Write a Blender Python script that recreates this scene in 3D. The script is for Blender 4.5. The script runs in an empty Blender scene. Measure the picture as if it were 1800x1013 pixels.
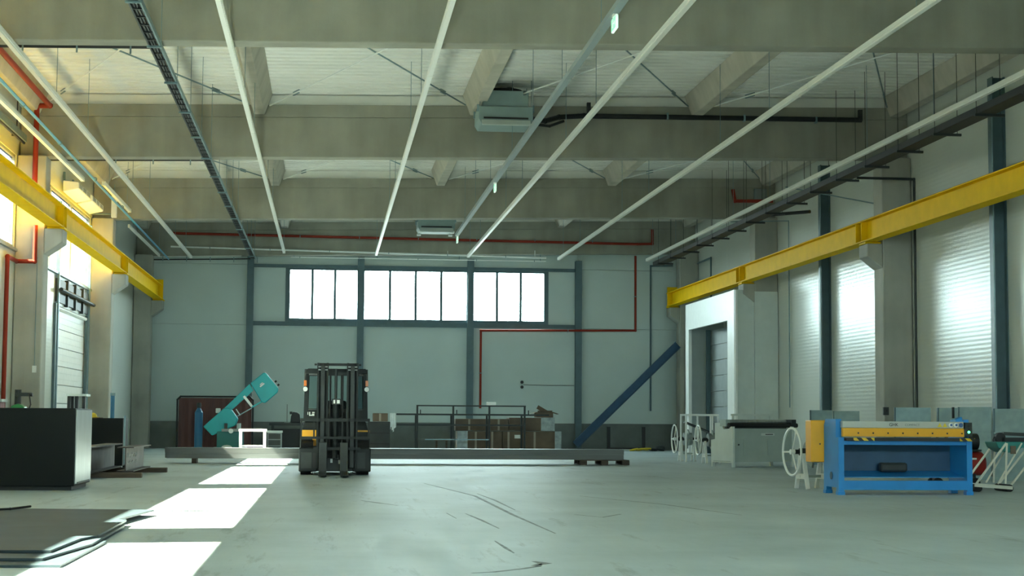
import bpy, bmesh, math, random
from mathutils import Vector, Matrix
random.seed(7)
scene = bpy.context.scene
C = scene.collection

# ------------------------------------------------------------------ camera
cam_data = bpy.data.cameras.new('camera')
cam_data.sensor_width = 36.0
cam_data.lens = 59.0
cam_data.clip_end = 300
cam = bpy.data.objects.new('camera', cam_data)
C.objects.link(cam)
_r = Vector((0.99400141, -0.10918099, 0.00638024))
_d = Vector((0.01486742, 0.07709857, -0.99691262))
_f = Vector((0.10835199, 0.99102741, 0.07825933))
_m = Matrix((_r, -_d, -_f)).transposed().to_4x4()
_m.translation = Vector((0, 0, 1.02))
cam.matrix_world = _m
scene.camera = cam

# ------------------------------------------------------------------ light
world = bpy.data.worlds.new('world')
scene.world = world
world.use_nodes = True
_nt = world.node_tree; _bg = _nt.nodes['Background']
_tc = _nt.nodes.new('ShaderNodeTexCoord'); _sx = _nt.nodes.new('ShaderNodeSeparateXYZ'); _cr = _nt.nodes.new('ShaderNodeValToRGB')
_mr = _nt.nodes.new('ShaderNodeMapRange'); _mr.inputs[1].default_value = -1.0; _mr.inputs[2].default_value = 1.0
_nt.links.new(_tc.outputs['Generated'], _sx.inputs[0]); _nt.links.new(_sx.outputs['Z'], _mr.inputs[0]); _nt.links.new(_mr.outputs[0], _cr.inputs[0])
_nt.links.new(_cr.outputs[0], _bg.inputs[0])
# hazy bright sky over dull ground
_e = _cr.color_ramp.elements
_e[0].position = 0.485; _e[0].color = (0.12, 0.15, 0.14, 1)
_e[1].position = 0.505; _e[1].color = (0.76, 1.0, 1.0, 1)
_bg.inputs[1].default_value = 32.0

sun_data = bpy.data.lights.new('sun', 'SUN')
sun_data.energy = 1100.0
sun_data.color = (1.0, 1.0, 0.78)
sun_data.angle = 0.009
sun = bpy.data.objects.new('sun', sun_data)
C.objects.link(sun)
sun.rotation_euler = Vector((1.0, 0.12, -1.005)).to_track_quat('-Z', 'Y').to_euler()
sun.location = (-20, 20, 20)

def portal(name, loc, rot, sx, sy):
    """guides daylight sampling through a window opening; gives no light of its own"""
    d = bpy.data.lights.new(name, 'AREA'); d.shape = 'RECTANGLE'; d.size = sx; d.size_y = sy; d.cycles.is_portal = True
    o = bpy.data.objects.new(name, d); C.objects.link(o); o.location = loc; o.rotation_euler = rot
for _a, _b in ((3.0, 13.5), (15.2, 24.2), (25.85, 35.2), (36.6, 46.2)):
    portal('daylight_portal', (-6.62, (_a + _b) / 2, 5.435), (0, -math.pi / 2, 0), 1.93, _b - _a)
for _a, _b in ((-1.33, 0.97), (1.20, 4.72), (4.95, 7.41)):
    portal('daylight_portal', ((_a + _b) / 2, 57.75, 5.25), (-math.pi / 2, 0, 0), _b - _a, 1.66)
portal('daylight_portal', (5.75, -4.16, 5.25), (math.pi / 2, 0, 0), 10.3, 1.66)  # opening of the fill-light windows added behind the camera

scene.view_settings.view_transform = 'Standard'
scene.view_settings.look = 'None'
scene.view_settings.exposure = 0.38
scene.view_settings.gamma = 1.0
scene.view_settings.use_curve_mapping = False
scene.cycles.use_denoising = True
scene.cycles.max_bounces = 8
scene.cycles.diffuse_bounces = 5
scene.cycles.sample_clamp_indirect = 12.0

# ------------------------------------------------------------------ materials
MATS = {}
def mat(name, col, rough=0.6, metal=0.0, var=0.0, scale=3.0, bump=0.0, bscale=30.0, emit=None, spec=0.5, stretch=(1, 1, 1)):
    if name in MATS: return MATS[name]
    m = bpy.data.materials.new(name); m.use_nodes = True
    nt = m.node_tree; b = nt.nodes['Principled BSDF']
    b.inputs['Base Color'].default_value = (*col, 1)
    b.inputs['Roughness'].default_value = rough
    b.inputs['Metallic'].default_value = metal
    b.inputs['Specular IOR Level'].default_value = spec
    if var > 0 or bump > 0:
        tc = nt.nodes.new('ShaderNodeTexCoord')
        mp = nt.nodes.new('ShaderNodeMapping'); mp.inputs['Scale'].default_value = stretch
        nt.links.new(tc.outputs['Object'], mp.inputs['Vector'])
    if var > 0:
        n = nt.nodes.new('ShaderNodeTexNoise'); n.inputs['Scale'].default_value = scale
        n.inputs['Detail'].default_value = 6.0
        nt.links.new(mp.outputs['Vector'], n.inputs['Vector'])
        cr = nt.nodes.new('ShaderNodeValToRGB')
        cr.color_ramp.elements[0].position = 0.3; cr.color_ramp.elements[1].position = 0.7
        cr.color_ramp.elements[0].color = (*[c * (1 - var) for c in col], 1)
        cr.color_ramp.elements[1].color = (*[min(1, c * (1 + var)) for c in col], 1)
        nt.links.new(n.outputs['Fac'], cr.inputs['Fac'])
        nt.links.new(cr.outputs['Color'], b.inputs['Base Color'])
    if bump > 0:
        n2 = nt.nodes.new('ShaderNodeTexNoise'); n2.inputs['Scale'].default_value = bscale
        nt.links.new(mp.outputs['Vector'], n2.inputs['Vector'])
        bp = nt.nodes.new('ShaderNodeBump'); bp.inputs['Strength'].default_value = bump; bp.inputs['Distance'].default_value = 0.02
        nt.links.new(n2.outputs['Fac'], bp.inputs['Height'])
        nt.links.new(bp.outputs['Normal'], b.inputs['Normal'])
    if emit:
        b.inputs['Emission Color'].default_value = (*emit[0], 1)
        b.inputs['Emission Strength'].default_value = emit[1]
    MATS[name] = m
    return m

def concrete_mat(name, col):
    """cast concrete: mottling, vertical run marks"""
    m = bpy.data.materials.new(name); m.use_nodes = True
    nt = m.node_tree; b = nt.nodes['Principled BSDF']; L = nt.links.new
    b.inputs['Roughness'].default_value = 0.8; b.inputs['Specular IOR Level'].default_value = 0.3
    tc = nt.nodes.new('ShaderNodeTexCoord')
    n1 = nt.nodes.new('ShaderNodeTexNoise'); n1.inputs['Scale'].default_value = 0.9; n1.inputs['Detail'].default_value = 8
    L(tc.outputs['Object'], n1.inputs['Vector'])
    mp = nt.nodes.new('ShaderNodeMapping'); mp.inputs['Scale'].default_value = (2.2, 2.2, 0.25)
    L(tc.outputs['Object'], mp.inputs['Vector'])
    n2 = nt.nodes.new('ShaderNodeTexNoise'); n2.inputs['Scale'].default_value = 1.4; n2.inputs['Detail'].default_value = 5
    L(mp.outputs['Vector'], n2.inputs['Vector'])
    mx = nt.nodes.new('ShaderNodeMath'); mx.operation = 'MULTIPLY_ADD'; mx.inputs[1].default_value = 0.7
    L(n1.outputs['Fac'], mx.inputs[0])
    m2 = nt.nodes.new('ShaderNodeMath'); m2.operation = 'MULTIPLY'; m2.inputs[1].default_value = 0.3
    L(n2.outputs['Fac'], m2.inputs[0]); L(m2.outputs[0], mx.inputs[2])
    cr = nt.nodes.new('ShaderNodeValToRGB')
    cr.color_ramp.elements[0].position = 0.32; cr.color_ramp.elements[1].position = 0.66
    cr.color_ramp.elements[0].color = (*[c * 0.74 for c in col], 1)
    cr.color_ramp.elements[1].color = (*[c * 1.15 for c in col], 1)
    L(mx.outputs[0], cr.inputs['Fac']); L(cr.outputs['Color'], b.inputs['Base Color'])
    n3 = nt.nodes.new('ShaderNodeTexNoise'); n3.inputs['Scale'].default_value = 25
    L(tc.outputs['Object'], n3.inputs['Vector'])
    bp = nt.nodes.new('ShaderNodeBump'); bp.inputs['Strength'].default_value = 0.15; bp.inputs['Distance'].default_value = 0.01
    L(n3.outputs['Fac'], bp.inputs['Height']); L(bp.outputs['Normal'], b.inputs['Normal'])
    return m

def ribbed_mat(name, col, rough, axis, pitch, strength):
    """coated sandwich panel with fine pressed ribs"""
    m = bpy.data.materials.new(name); m.use_nodes = True
    nt = m.node_tree; b = nt.nodes['Principled BSDF']; L = nt.links.new
    b.inputs['Roughness'].default_value = rough; b.inputs['Specular IOR Level'].default_value = 0.36
    tc = nt.nodes.new('ShaderNodeTexCoord')
    n = nt.nodes.new('ShaderNodeTexNoise'); n.inputs['Scale'].default_value = 0.7
    L(tc.outputs['Object'], n.inputs['Vector'])
    cr = nt.nodes.new('ShaderNodeValToRGB')
    cr.color_ramp.elements[0].color = (*[c * 0.93 for c in col], 1); cr.color_ramp.elements[1].color = (*[c * 1.05 for c in col], 1)
    L(n.outputs['Fac'], cr.inputs['Fac']); L(cr.outputs['Color'], b.inputs['Base Color'])
    w = nt.nodes.new('ShaderNodeTexWave'); w.wave_type = 'BANDS'; w.bands_direction = axis
    w.inputs['Scale'].default_value = 0.314 / pitch
    L(tc.outputs['Object'], w.inputs['Vector'])
    bp = nt.nodes.new('ShaderNodeBump'); bp.inputs['Strength'].default_value = strength; bp.inputs['Distance'].default_value = 0.006
    L(w.outputs['Fac'], bp.inputs['Height']); L(bp.outputs['Normal'], b.inputs['Normal'])
    return m

def floor_mat():
    m = bpy.data.materials.new('polished_concrete_floor'); m.use_nodes = True
    nt = m.node_tree; b = nt.nodes['Principled BSDF']; L = nt.links.new
    b.inputs['Specular IOR Level'].default_value = 0.24
    tc = nt.nodes.new('ShaderNodeTexCoord')
    n1 = nt.nodes.new('ShaderNodeTexNoise'); n1.inputs['Scale'].default_value = 0.45; n1.inputs['Detail'].default_value = 9; n1.inputs['Roughness'].default_value = 0.62
    L(tc.outputs['Object'], n1.inputs['Vector'])
    cr = nt.nodes.new('ShaderNodeValToRGB')
    cr.color_ramp.elements[0].position = 0.3; cr.color_ramp.elements[1].position = 0.72
    cr.color_ramp.elements[0].color = (0.335, 0.405, 0.42, 1); cr.color_ramp.elements[1].color = (0.475, 0.555, 0.575, 1)
    L(n1.outputs['Fac'], cr.inputs['Fac'])
    # tyre and drag marks: long thin dark scuffs
    mp = nt.nodes.new('ShaderNodeMapping'); mp.inputs['Scale'].default_value = (2.4, 0.28, 1); mp.inputs['Rotation'].default_value = (0, 0, 0.25)
    L(tc.outputs['Object'], mp.inputs['Vector'])
    n2 = nt.nodes.new('ShaderNodeTexNoise'); n2.inputs['Scale'].default_value = 1.6; n2.inputs['Detail'].default_value = 7; n2.inputs['Roughness'].default_value = 0.7
    L(mp.outputs['Vector'], n2.inputs['Vector'])
    c2 = nt.nodes.new('ShaderNodeValToRGB')
    c2.color_ramp.elements[0].position = 0.30; c2.color_ramp.elements[1].position = 0.42
    c2.color_ramp.elements[0].color = (0.62, 0.62, 0.60, 1); c2.color_ramp.elements[1].color = (1, 1, 1, 1)
    L(n2.outputs['Fac'], c2.inputs['Fac'])
    mx = nt.nodes.new('ShaderNodeMix'); mx.data_type = 'RGBA'; mx.blend_type = 'MULTIPLY'; mx.inputs[0].default_value = 1.0
    L(cr.outputs['Color'], mx.inputs[6]); L(c2.outputs['Color'], mx.inputs[7])
    L(mx.outputs[2], b.inputs['Base Color'])
    rr = nt.nodes.new('ShaderNodeMapRange'); rr.inputs[1].default_value = 0.3; rr.inputs[2].default_value = 0.7
    rr.inputs[3].default_value = 0.46; rr.inputs[4].default_value = 0.58
    L(n2.outputs['Fac'], rr.inputs[0]); L(rr.outputs[0], b.inputs['Roughness'])
    n3 = nt.nodes.new('ShaderNodeTexNoise'); n3.inputs['Scale'].default_value = 7; n3.inputs['Detail'].default_value = 3
    L(tc.outputs['Object'], n3.inputs['Vector'])
    bp = nt.nodes.new('ShaderNodeBump'); bp.inputs['Strength'].default_value = 0.06; bp.inputs['Distance'].default_value = 0.01
    L(n3.outputs['Fac'], bp.inputs['Height']); L(bp.outputs['Normal'], b.inputs['Normal'])
    return m

def pane_mat(name, tint):
    """thin window glass"""
    m = bpy.data.materials.new(name); m.use_nodes = True
    nt = m.node_tree; L = nt.links.new
    for n in list(nt.nodes):
        if n.type != 'OUTPUT_MATERIAL': nt.nodes.remove(n)
    out = [n for n in nt.nodes if n.type == 'OUTPUT_MATERIAL'][0]
    t = nt.nodes.new('ShaderNodeBsdfTransparent'); t.inputs[0].default_value = (*tint, 1)
    g = nt.nodes.new('ShaderNodeBsdfGlossy'); g.inputs['Roughness'].default_value = 0.08
    x = nt.nodes.new('ShaderNodeMixShader'); x.inputs[0].default_value = 0.05
    L(t.outputs[0], x.inputs[1]); L(g.outputs[0], x.inputs[2]); L(x.outputs[0], out.inputs[0])
    return m

def glass_mat():
    m = bpy.data.materials.new('cab_glass'); m.use_nodes = True
    b = m.node_tree.nodes['Principled BSDF']
    b.inputs['Base Color'].default_value = (0.55, 0.66, 0.65, 1); b.inputs['Roughness'].default_value = 0.05
    b.inputs['Transmission Weight'].default_value = 1.0; b.inputs['IOR'].default_value = 1.05
    return m

def hazard_mat():
    m = bpy.data.materials.new('hazard_stripes'); m.use_nodes = True
    nt = m.node_tree; b = nt.nodes['Principled BSDF']; L = nt.links.new
    tc = nt.nodes.new('ShaderNodeTexCoord')
    mp = nt.nodes.new('ShaderNodeMapping'); mp.inputs['Rotation'].default_value = (0, 0.8, 0)
    L(tc.outputs['Object'], mp.inputs['Vector'])
    w = nt.nodes.new('ShaderNodeTexWave'); w.bands_direction = 'X'; w.inputs['Scale'].default_value = 3.3
    L(mp.outputs['Vector'], w.inputs['Vector'])
    cr = nt.nodes.new('ShaderNodeValToRGB'); cr.color_ramp.interpolation = 'CONSTANT'
    cr.color_ramp.elements[0].color = (0.02, 0.02, 0.02, 1); cr.color_ramp.elements[1].position = 0.5
    cr.color_ramp.elements[1].color = (0.75, 0.5, 0.02, 1)
    L(w.outputs['Fac'], cr.inputs['Fac']); L(cr.outputs['Color'], b.inputs['Base Color'])
    return m

M = dict(
    floor=floor_mat(),
    concrete=concrete_mat('cast_concrete', (0.335, 0.33, 0.275)),
    column=concrete_mat('column_concrete', (0.42, 0.42, 0.37)),
    purlin=concrete_mat('precast_purlin_concrete', (0.47, 0.45, 0.38)),
    plinth=mat('plinth_concrete', (0.16, 0.18, 0.17), 0.8, var=0.15, scale=2),
    panel_side=ribbed_mat('side_wall_panel', (0.62, 0.66, 0.61), 0.30, 'Z', 0.09, 0.14),
    panel_back=mat('back_wall_panel', (0.58, 0.67, 0.65), 0.6, var=0.05, scale=0.6),
    deck=mat('white_roof_deck', (0.82, 0.82, 0.77), 0.5, var=0.05, scale=1),
    post=mat('blue_grey_steel_post', (0.085, 0.145, 0.165), 0.45, var=0.1, scale=4),
    yellow=mat('crane_yellow_paint', (0.86, 0.54, 0.004), 0.6, var=0.06, scale=3, spec=0.05),
    black=mat('black_paint', (0.012, 0.013, 0.014), 0.5),
    dark=mat('dark_grey_metal', (0.026, 0.033, 0.033), 0.5, var=0.2, scale=5),
    forkdark=mat('forklift_charcoal', (0.017, 0.022, 0.022), 0.5, spec=0.3, var=0.15, scale=6),
    grey=mat('grey_paint', (0.30, 0.34, 0.34), 0.5, var=0.08, scale=4),
    acgrey=mat('fan_unit_blue_grey', (0.26, 0.36, 0.36), 0.45, var=0.05, scale=4),
    white=mat('white_paint', (0.88, 0.90, 0.87), 0.4, var=0.03, scale=5),
    lightstrip=mat('white_light_housing', (0.88, 0.88, 0.82), 0.35),
    diffuser=mat('opal_diffuser', (0.92, 0.92, 0.86), 0.3),
    galv=mat('galvanised_steel', (0.22, 0.32, 0.35), 0.40, 0.5, var=0.12, scale=6),
    trunk=mat('grey_trunking', (0.30, 0.36, 0.37), 0.45),
    red=mat('red_pipe_paint', (0.27, 0.030, 0.014), 0.5, spec=0.2),
    bluepipe=mat('blue_air_pipe', (0.06, 0.35, 0.55), 0.35),
    blue=mat('machine_blue', (0.012, 0.24, 0.64), 0.38, var=0.06, scale=4),
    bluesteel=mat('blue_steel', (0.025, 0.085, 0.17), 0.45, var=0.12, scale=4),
    gasblue=mat('gas_bottle_blue', (0.03, 0.16, 0.30), 0.4),
    teal=mat('saw_teal', (0.01, 0.41, 0.46), 0.38, var=0.05, scale=4),
    tealdark=mat('saw_dark_teal', (0.02, 0.20, 0.19), 0.45),
    orange=mat('machine_orange', (0.85, 0.40, 0.01), 0.4, var=0.05, scale=4),
    amber=mat('amber_lens', (0.8, 0.20, 0.02), 0.25),
    rubber=mat('tyre_rubber', (0.012, 0.012, 0.012), 0.85, bump=0.3),
    card=mat('cardboard', (0.17, 0.125, 0.088), 0.85, var=0.15, scale=3),
    film=mat('plastic_wrap', (0.33, 0.40, 0.41), 0.25, var=0.25, scale=8),
    tape=mat('parcel_tape', (0.40, 0.34, 0.26), 0.4),
    wood=mat('pallet_wood', (0.10, 0.075, 0.055), 0.8, var=0.3, scale=4, stretch=(1, 8, 8)),
    rust=mat('mill_scale_steel', (0.075, 0.062, 0.055), 0.55, 0.3, var=0.4, scale=3),
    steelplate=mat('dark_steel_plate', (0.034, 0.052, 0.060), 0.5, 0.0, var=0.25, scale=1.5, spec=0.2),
    tube=mat('steel_tube', (0.105, 0.112, 0.11), 0.45, 0.4, var=0.2, scale=2, stretch=(0.3, 3, 3)),
    curtain=mat('dark_red_curtain', (0.10, 0.028, 0.022), 0.5, var=0.15, scale=3, stretch=(6, 6, 0.5)),
    cabinet=mat('black_cabinet', (0.006, 0.008, 0.008), 0.6, spec=0.2),
    brushed=mat('brushed_steel', (0.42, 0.45, 0.46), 0.33, 0.8, var=0.15, scale=3, stretch=(8, 8, 0.5)),
    machgrey=mat('machine_grey_green', (0.40, 0.47, 0.44), 0.4, var=0.05, scale=4),
    machlight=mat('machine_light_grey', (0.62, 0.68, 0.65), 0.4, var=0.04, scale=4),
    cream=mat('cream_tube_paint', (0.70, 0.68, 0.58), 0.4),
    redtank=mat('compressor_red', (0.35, 0.02, 0.015), 0.35),
    green=mat('tool_green', (0.02, 0.22, 0.06), 0.4),
    exitgreen=mat('exit_sign_panel', (0.30, 0.75, 0.45), 0.4, emit=((0.35, 1.0, 0.6), 0.5)),
    exitwhite=mat('exit_sign_white', (0.9, 0.95, 0.9), 0.4, emit=((0.8, 1.0, 0.9), 0.6)),
    led=mat('green_led', (0.1, 0.9, 0.3), 0.3, emit=((0.1, 1.0, 0.35), 3.0)),
    lamp=mat('headlamp_lens', (0.9, 0.92, 0.9), 0.2),
    cloth=mat('white_cloth', (0.80, 0.86, 0.86), 0.9, var=0.1, scale=8),
    silver=mat('silver_paint', (0.48, 0.49, 0.45), 0.35, 0.2),
    ink=mat('black_ink', (0.02, 0.02, 0.025), 0.6),
    inkgrey=mat('grey_ink', (0.20, 0.21, 0.21), 0.6),
    signyellow=mat('warning_yellow', (0.75, 0.58, 0.03), 0.5),
    signblue=mat('sign_blue', (0.05, 0.12, 0.30), 0.5),
    scuff=mat('rubber_scuff', (0.17, 0.20, 0.20), 0.6, var=0.4, scale=6, spec=0.2),
    hazard=hazard_mat(),
    glass=glass_mat(),
    pane_side=pane_mat('solar_tinted_glass', (0.275, 0.275, 0.275)),
    pane_back=pane_mat('clear_glass', (0.97, 0.98, 0.98)),
)

# ------------------------------------------------------------------ mesh helpers
class MB:
    def __init__(s): s.v = []; s.f = []
    def add(s, vs, fs):
        o = len(s.v); s.v += [Vector(p) for p in vs]; s.f += [tuple(i + o for i in f) for f in fs]; return s
    def box(s, x0, y0, z0, x1, y1, z1):
        x0, x1 = min(x0, x1), max(x0, x1); y0, y1 = min(y0, y1), max(y0, y1); z0, z1 = min(z0, z1), max(z0, z1)
        return s.add([(x0, y0, z0), (x1, y0, z0), (x1, y1, z0), (x0, y1, z0), (x0, y0, z1), (x1, y0, z1), (x1, y1, z1), (x0, y1, z1)],
                     [(0, 3, 2, 1), (4, 5, 6, 7), (0, 1, 5, 4), (1, 2, 6, 5), (2, 3, 7, 6), (3, 0, 4, 7)])
    def hexa(s, bottom, top):
        return s.add(list(bottom) + list(top), [(0, 3, 2, 1), (4, 5, 6, 7), (0, 1, 5, 4), (1, 2, 6, 5), (2, 3, 7, 6), (3, 0, 4, 7)])
    def bar(s, p, q, w, h, up=(0, 0, 1)):
        p, q = Vector(p), Vector(q); d = (q - p).normalized(); up = Vector(up)
        if abs(d.dot(up)) > 0.98: up = Vector((0, 1, 0))
        a = d.cross(up).normalized(); b = a.cross(d).normalized()
        a *= w / 2; b *= h / 2
        return s.add([p - a - b, p + a - b, p + a + b, p - a + b, q - a - b, q + a - b, q + a + b, q - a + b],
                     [(0, 3, 2, 1), (4, 5, 6, 7), (0, 1, 5, 4), (1, 2, 6, 5), (2, 3, 7, 6), (3, 0, 4, 7)])
    def tube(s, p, q, r, n=10, r2=None):
        p, q = Vector(p), Vector(q); d = (q - p).normalized(); r2 = r if r2 is None else r2
        up = Vector((0, 0, 1)) if abs(d.z) < 0.9 else Vector((1, 0, 0))
        a = d.cross(up).normalized(); b = a.cross(d).normalized()
        vs = []
        for k in range(n):
            t = 2 * math.pi * k / n; vs.append(p + (a * math.cos(t) + b * math.sin(t)) * r)
        for k in range(n):
            t = 2 * math.pi * k / n; vs.append(q + (a * math.cos(t) + b * math.sin(t)) * r2)
        fs = [(k, (k + 1) % n, n + (k + 1) % n, n + k) for k in range(n)] + [tuple(range(n - 1, -1, -1)), tuple(range(n, 2 * n))]
        return s.add(vs, fs)
    def path(s, pts, r, n=8):
        pts = [Vector(p) for p in pts]
        rings = []
        for i, p in enumerate(pts):
            d = (pts[min(i + 1, len(pts) - 1)] - pts[max(i - 1, 0)]).normalized()
            up = Vector((0, 0, 1)) if abs(d.z) < 0.9 else Vector((1, 0, 0))
            if i and rings:
                up = up if (up.cross(d)).length > .2 else Vector((0, 1, 0))
            a = d.cross(up).normalized(); b = a.cross(d).normalized()
            rings.append([p + (a * math.cos(2 * math.pi * k / n) + b * math.sin(2 * math.pi * k / n)) * r for k in range(n)])
        if len(pts) > 2:      # safest for right-angle pipe runs: straight tubes with ball elbows
            for i in range(len(pts) - 1): s.tube(pts[i], pts[i + 1], r, n)
            for p in pts[1:-1]: s.ball(p, r * 1.18, 8, 5)
            return s
        return s.tube(pts[0], pts[1], r, n)
    def ball(s, c, r, n=10, m=6, sc=(1, 1, 1)):
        c = Vector(c); vs = [c + Vector((0, 0, -r * sc[2]))]; fs = []
        for i in range(1, m):
            th = math.pi * i / m - math.pi / 2
            for k in range(n):
                t = 2 * math.pi * k / n
                vs.append(c + Vector((r * math.cos(th) * math.cos(t) * sc[0], r * math.cos(th) * math.sin(t) * sc[1], r * math.sin(th) * sc[2])))
        vs.append(c + Vector((0, 0, r * sc[2])))
        for k in range(n): fs.append((0, 1 + (k + 1) % n, 1 + k))
        for i in range(m - 2):
            for k in range(n):
                a = 1 + i * n + k; b = 1 + i * n + (k + 1) % n
                fs.append((a, b, b + n, a + n))
        l = len(vs) - 1; o = 1 + (m - 2) * n
        for k in range(n): fs.append((l, o + k, o + (k + 1) % n))
        return s.add(vs, fs)
    def ring(s, c, axis, R, r, nR=28, nr=6):
        c = Vector(c); ax = Vector(axis).normalized(); up = Vector((0, 0, 1)) if abs(ax.z) < .9 else Vector((1, 0, 0))
        a = ax.cross(up).normalized(); b = ax.cross(a).normalized(); vs = []; fs = []
        for i in range(nR):
            t = 2 * math.pi * i / nR; d = a * math.cos(t) + b * math.sin(t)
            for k in range(nr):
                u = 2 * math.pi * k / nr; vs.append(c + d * (R + r * math.cos(u)) + ax * r * math.sin(u))
        for i in range(nR):
            for k in range(nr):
                fs.append((i * nr + k, ((i + 1) % nR) * nr + k, ((i + 1) % nR) * nr + (k + 1) % nr, i * nr + (k + 1) % nr))
        return s.add(vs, fs)
    def prism(s, poly, plane, a, b):
        """polygon in plane ('XZ','YZ','XY') extruded along the third axis from a to b"""
        def P(u, v, w):
            return {'XZ': (u, w, v), 'YZ': (w, u, v), 'XY': (u, v, w)}[plane]
        n = len(poly)
        vs = [P(u, v, a) for u, v in poly] + [P(u, v, b) for u, v in poly]
        fs = [tuple(range(n - 1, -1, -1)), tuple(range(n, 2 * n))] + [(k, (k + 1) % n, n + (k + 1) % n, n + k) for k in range(n)]
        return s.add(vs, fs)
    def xform(s, m): s.v = [m @ p for p in s.v]; return s
    def build(s, name, m, parent=None, bevel=0.0, smooth=False):
        base = Vector((0, 0, 0))
        if parent is not None:
            base = ORIGIN.get(parent.name, Vector((0, 0, 0)))
        else:
            xs = [p.x for p in s.v]; ys = [p.y for p in s.v]; zs = [p.z for p in s.v]
            base = Vector(((min(xs) + max(xs)) / 2, (min(ys) + max(ys)) / 2, min(zs)))
        me = bpy.data.meshes.new(name)
        me.from_pydata([tuple(p - base) for p in s.v], [], s.f)
        bm = bmesh.new(); bm.from_mesh(me); bmesh.ops.recalc_face_normals(bm, faces=bm.faces); bm.to_mesh(me); bm.free()
        if smooth:
            for p in me.polygons: p.use_smooth = True
        me.materials.append(M[m] if isinstance(m, str) else m)
        o = bpy.data.objects.new(name, me); C.objects.link(o)
        if parent is None: o.location = base
        else: o.parent = parent
        ORIGIN[o.name] = base
        if smooth and hasattr(me, 'set_sharp_from_angle'):
            me.set_sharp_from_angle(angle=math.radians(40))
        if bevel > 0:
            bv = o.modifiers.new('bevel', 'BEVEL'); bv.width = bevel; bv.segments = 2; bv.limit_method = 'ANGLE'
        return o
ORIGIN = {}
def tag(o, label, cat, group=None):
    o['label'] = label; o['category'] = cat
    if group: o['group'] = group
    return o
def thing(name, label, cat, loc=(0, 0, 0), rz=0.0, group=None, local=False):
    """an Empty at the thing's base; local=True: its parts are given in the thing's own coordinates"""
    o = bpy.data.objects.new(name, None); C.objects.link(o)
    o.location = loc; o.rotation_euler = (0, 0, rz); o.empty_display_size = 0.1
    ORIGIN[o.name] = Vector((0, 0, 0)) if local else Vector(loc)
    return tag(o, label, cat, group)
def struct(o, label=None):
    o['kind'] = 'structure'
    if label: o['label'] = label
    return o
def structroot(name, loc, label=None):
    o = bpy.data.objects.new(name, None); C.objects.link(o); o.location = loc; o.empty_display_size = 0.1
    ORIGIN[o.name] = Vector(loc)
    return struct(o, label)
def box(*a): return MB().box(*a)
def text(s, size, m, parent, loc, rot, name, depth=0.002):
    cu = bpy.data.curves.new(name, 'FONT'); cu.body = s; cu.size = size; cu.extrude = depth; cu.align_x = 'CENTER'; cu.align_y = 'CENTER'
    o = bpy.data.objects.new(name, cu); C.objects.link(o)
    me = bpy.data.meshes.new_from_object(o); bpy.data.objects.remove(o)
    t = bpy.data.objects.new(name, me); C.objects.link(t); me.materials.clear(); me.materials.append(M[m])
    t.parent = parent; t.location = Vector(loc) - ORIGIN.get(parent.name, Vector((0, 0, 0))); t.rotation_euler = rot
    return t

# ------------------------------------------------------------------ the hall
XL, XR, YB, YF = -6.45, 12.65, 57.5, -4.0
SL = 0.0215                                   # roof fall across the hall
def zbeam(x): return 6.55 + SL * x            # underside of the roof beams
def zdeck(x): return 7.90 + SL * x

struct(box(XL - .3, YF - .3, -0.3, XR + .3, YB + .3, 0).build('floor', 'floor'), 'grey polished concrete hall floor')

# dark tyre scuffs on the slab
def scuff(pts, w):
    m = MB(); n = len(pts); vs = []; fs = []
    for i, (x, y) in enumerate(pts):
        a = Vector((*pts[max(i - 1, 0)], 0)); b = Vector((*pts[min(i + 1, n - 1)], 0)); d = (b - a).normalized(); q = Vector((-d.y, d.x, 0)) * w * (.35 if i in (0, n - 1) else 1)
        for z in (0.0002, 0.001): vs += [Vector((x, y, z)) - q, Vector((x, y, z)) + q]
    for i in range(n - 1):
        o = 4 * i; fs += [(o + 2, o + 3, o + 7, o + 6), (o, o + 4, o + 5, o + 1), (o, o + 2, o + 6, o + 4), (o + 1, o + 5, o + 7, o + 3)]
    m.add(vs, fs); m.build('tyre_scuff', 'scuff', bpy.data.objects['floor'])
for pts, w in (([(1.55, 26.9), (1.98, 22.5), (2.0, 18.1), (2.06, 15.1)], .022), ([(1.51, 18.3), (1.57, 17.2), (1.62, 15.8)], .018), ([(1.31, 18.4), (1.34, 17.4)], .016),
               ([(1.42, 14.2), (1.43, 13.4), (1.44, 12.9)], .016), ([(.97, 11.24), (1.13, 11.32), (1.36, 11.57), (1.48, 11.74), (1.53, 11.95)], .022), ([(.44, 21.2), (.6, 20.7), (.85, 20.0)], .03),
               ([(2.07, 23.2), (2.13, 21.3), (2.13, 19.0)], .02), ([(2.68, 18.1), (2.9, 17.6), (3.2, 18.2)], .03), ([(3.4, 22.5), (4.1, 20.3), (4.5, 18.0)], .02), ([(1.45, 11.78), (1.56, 11.98), (1.50, 12.15)], .05)):
    scuff(pts, w)

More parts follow.
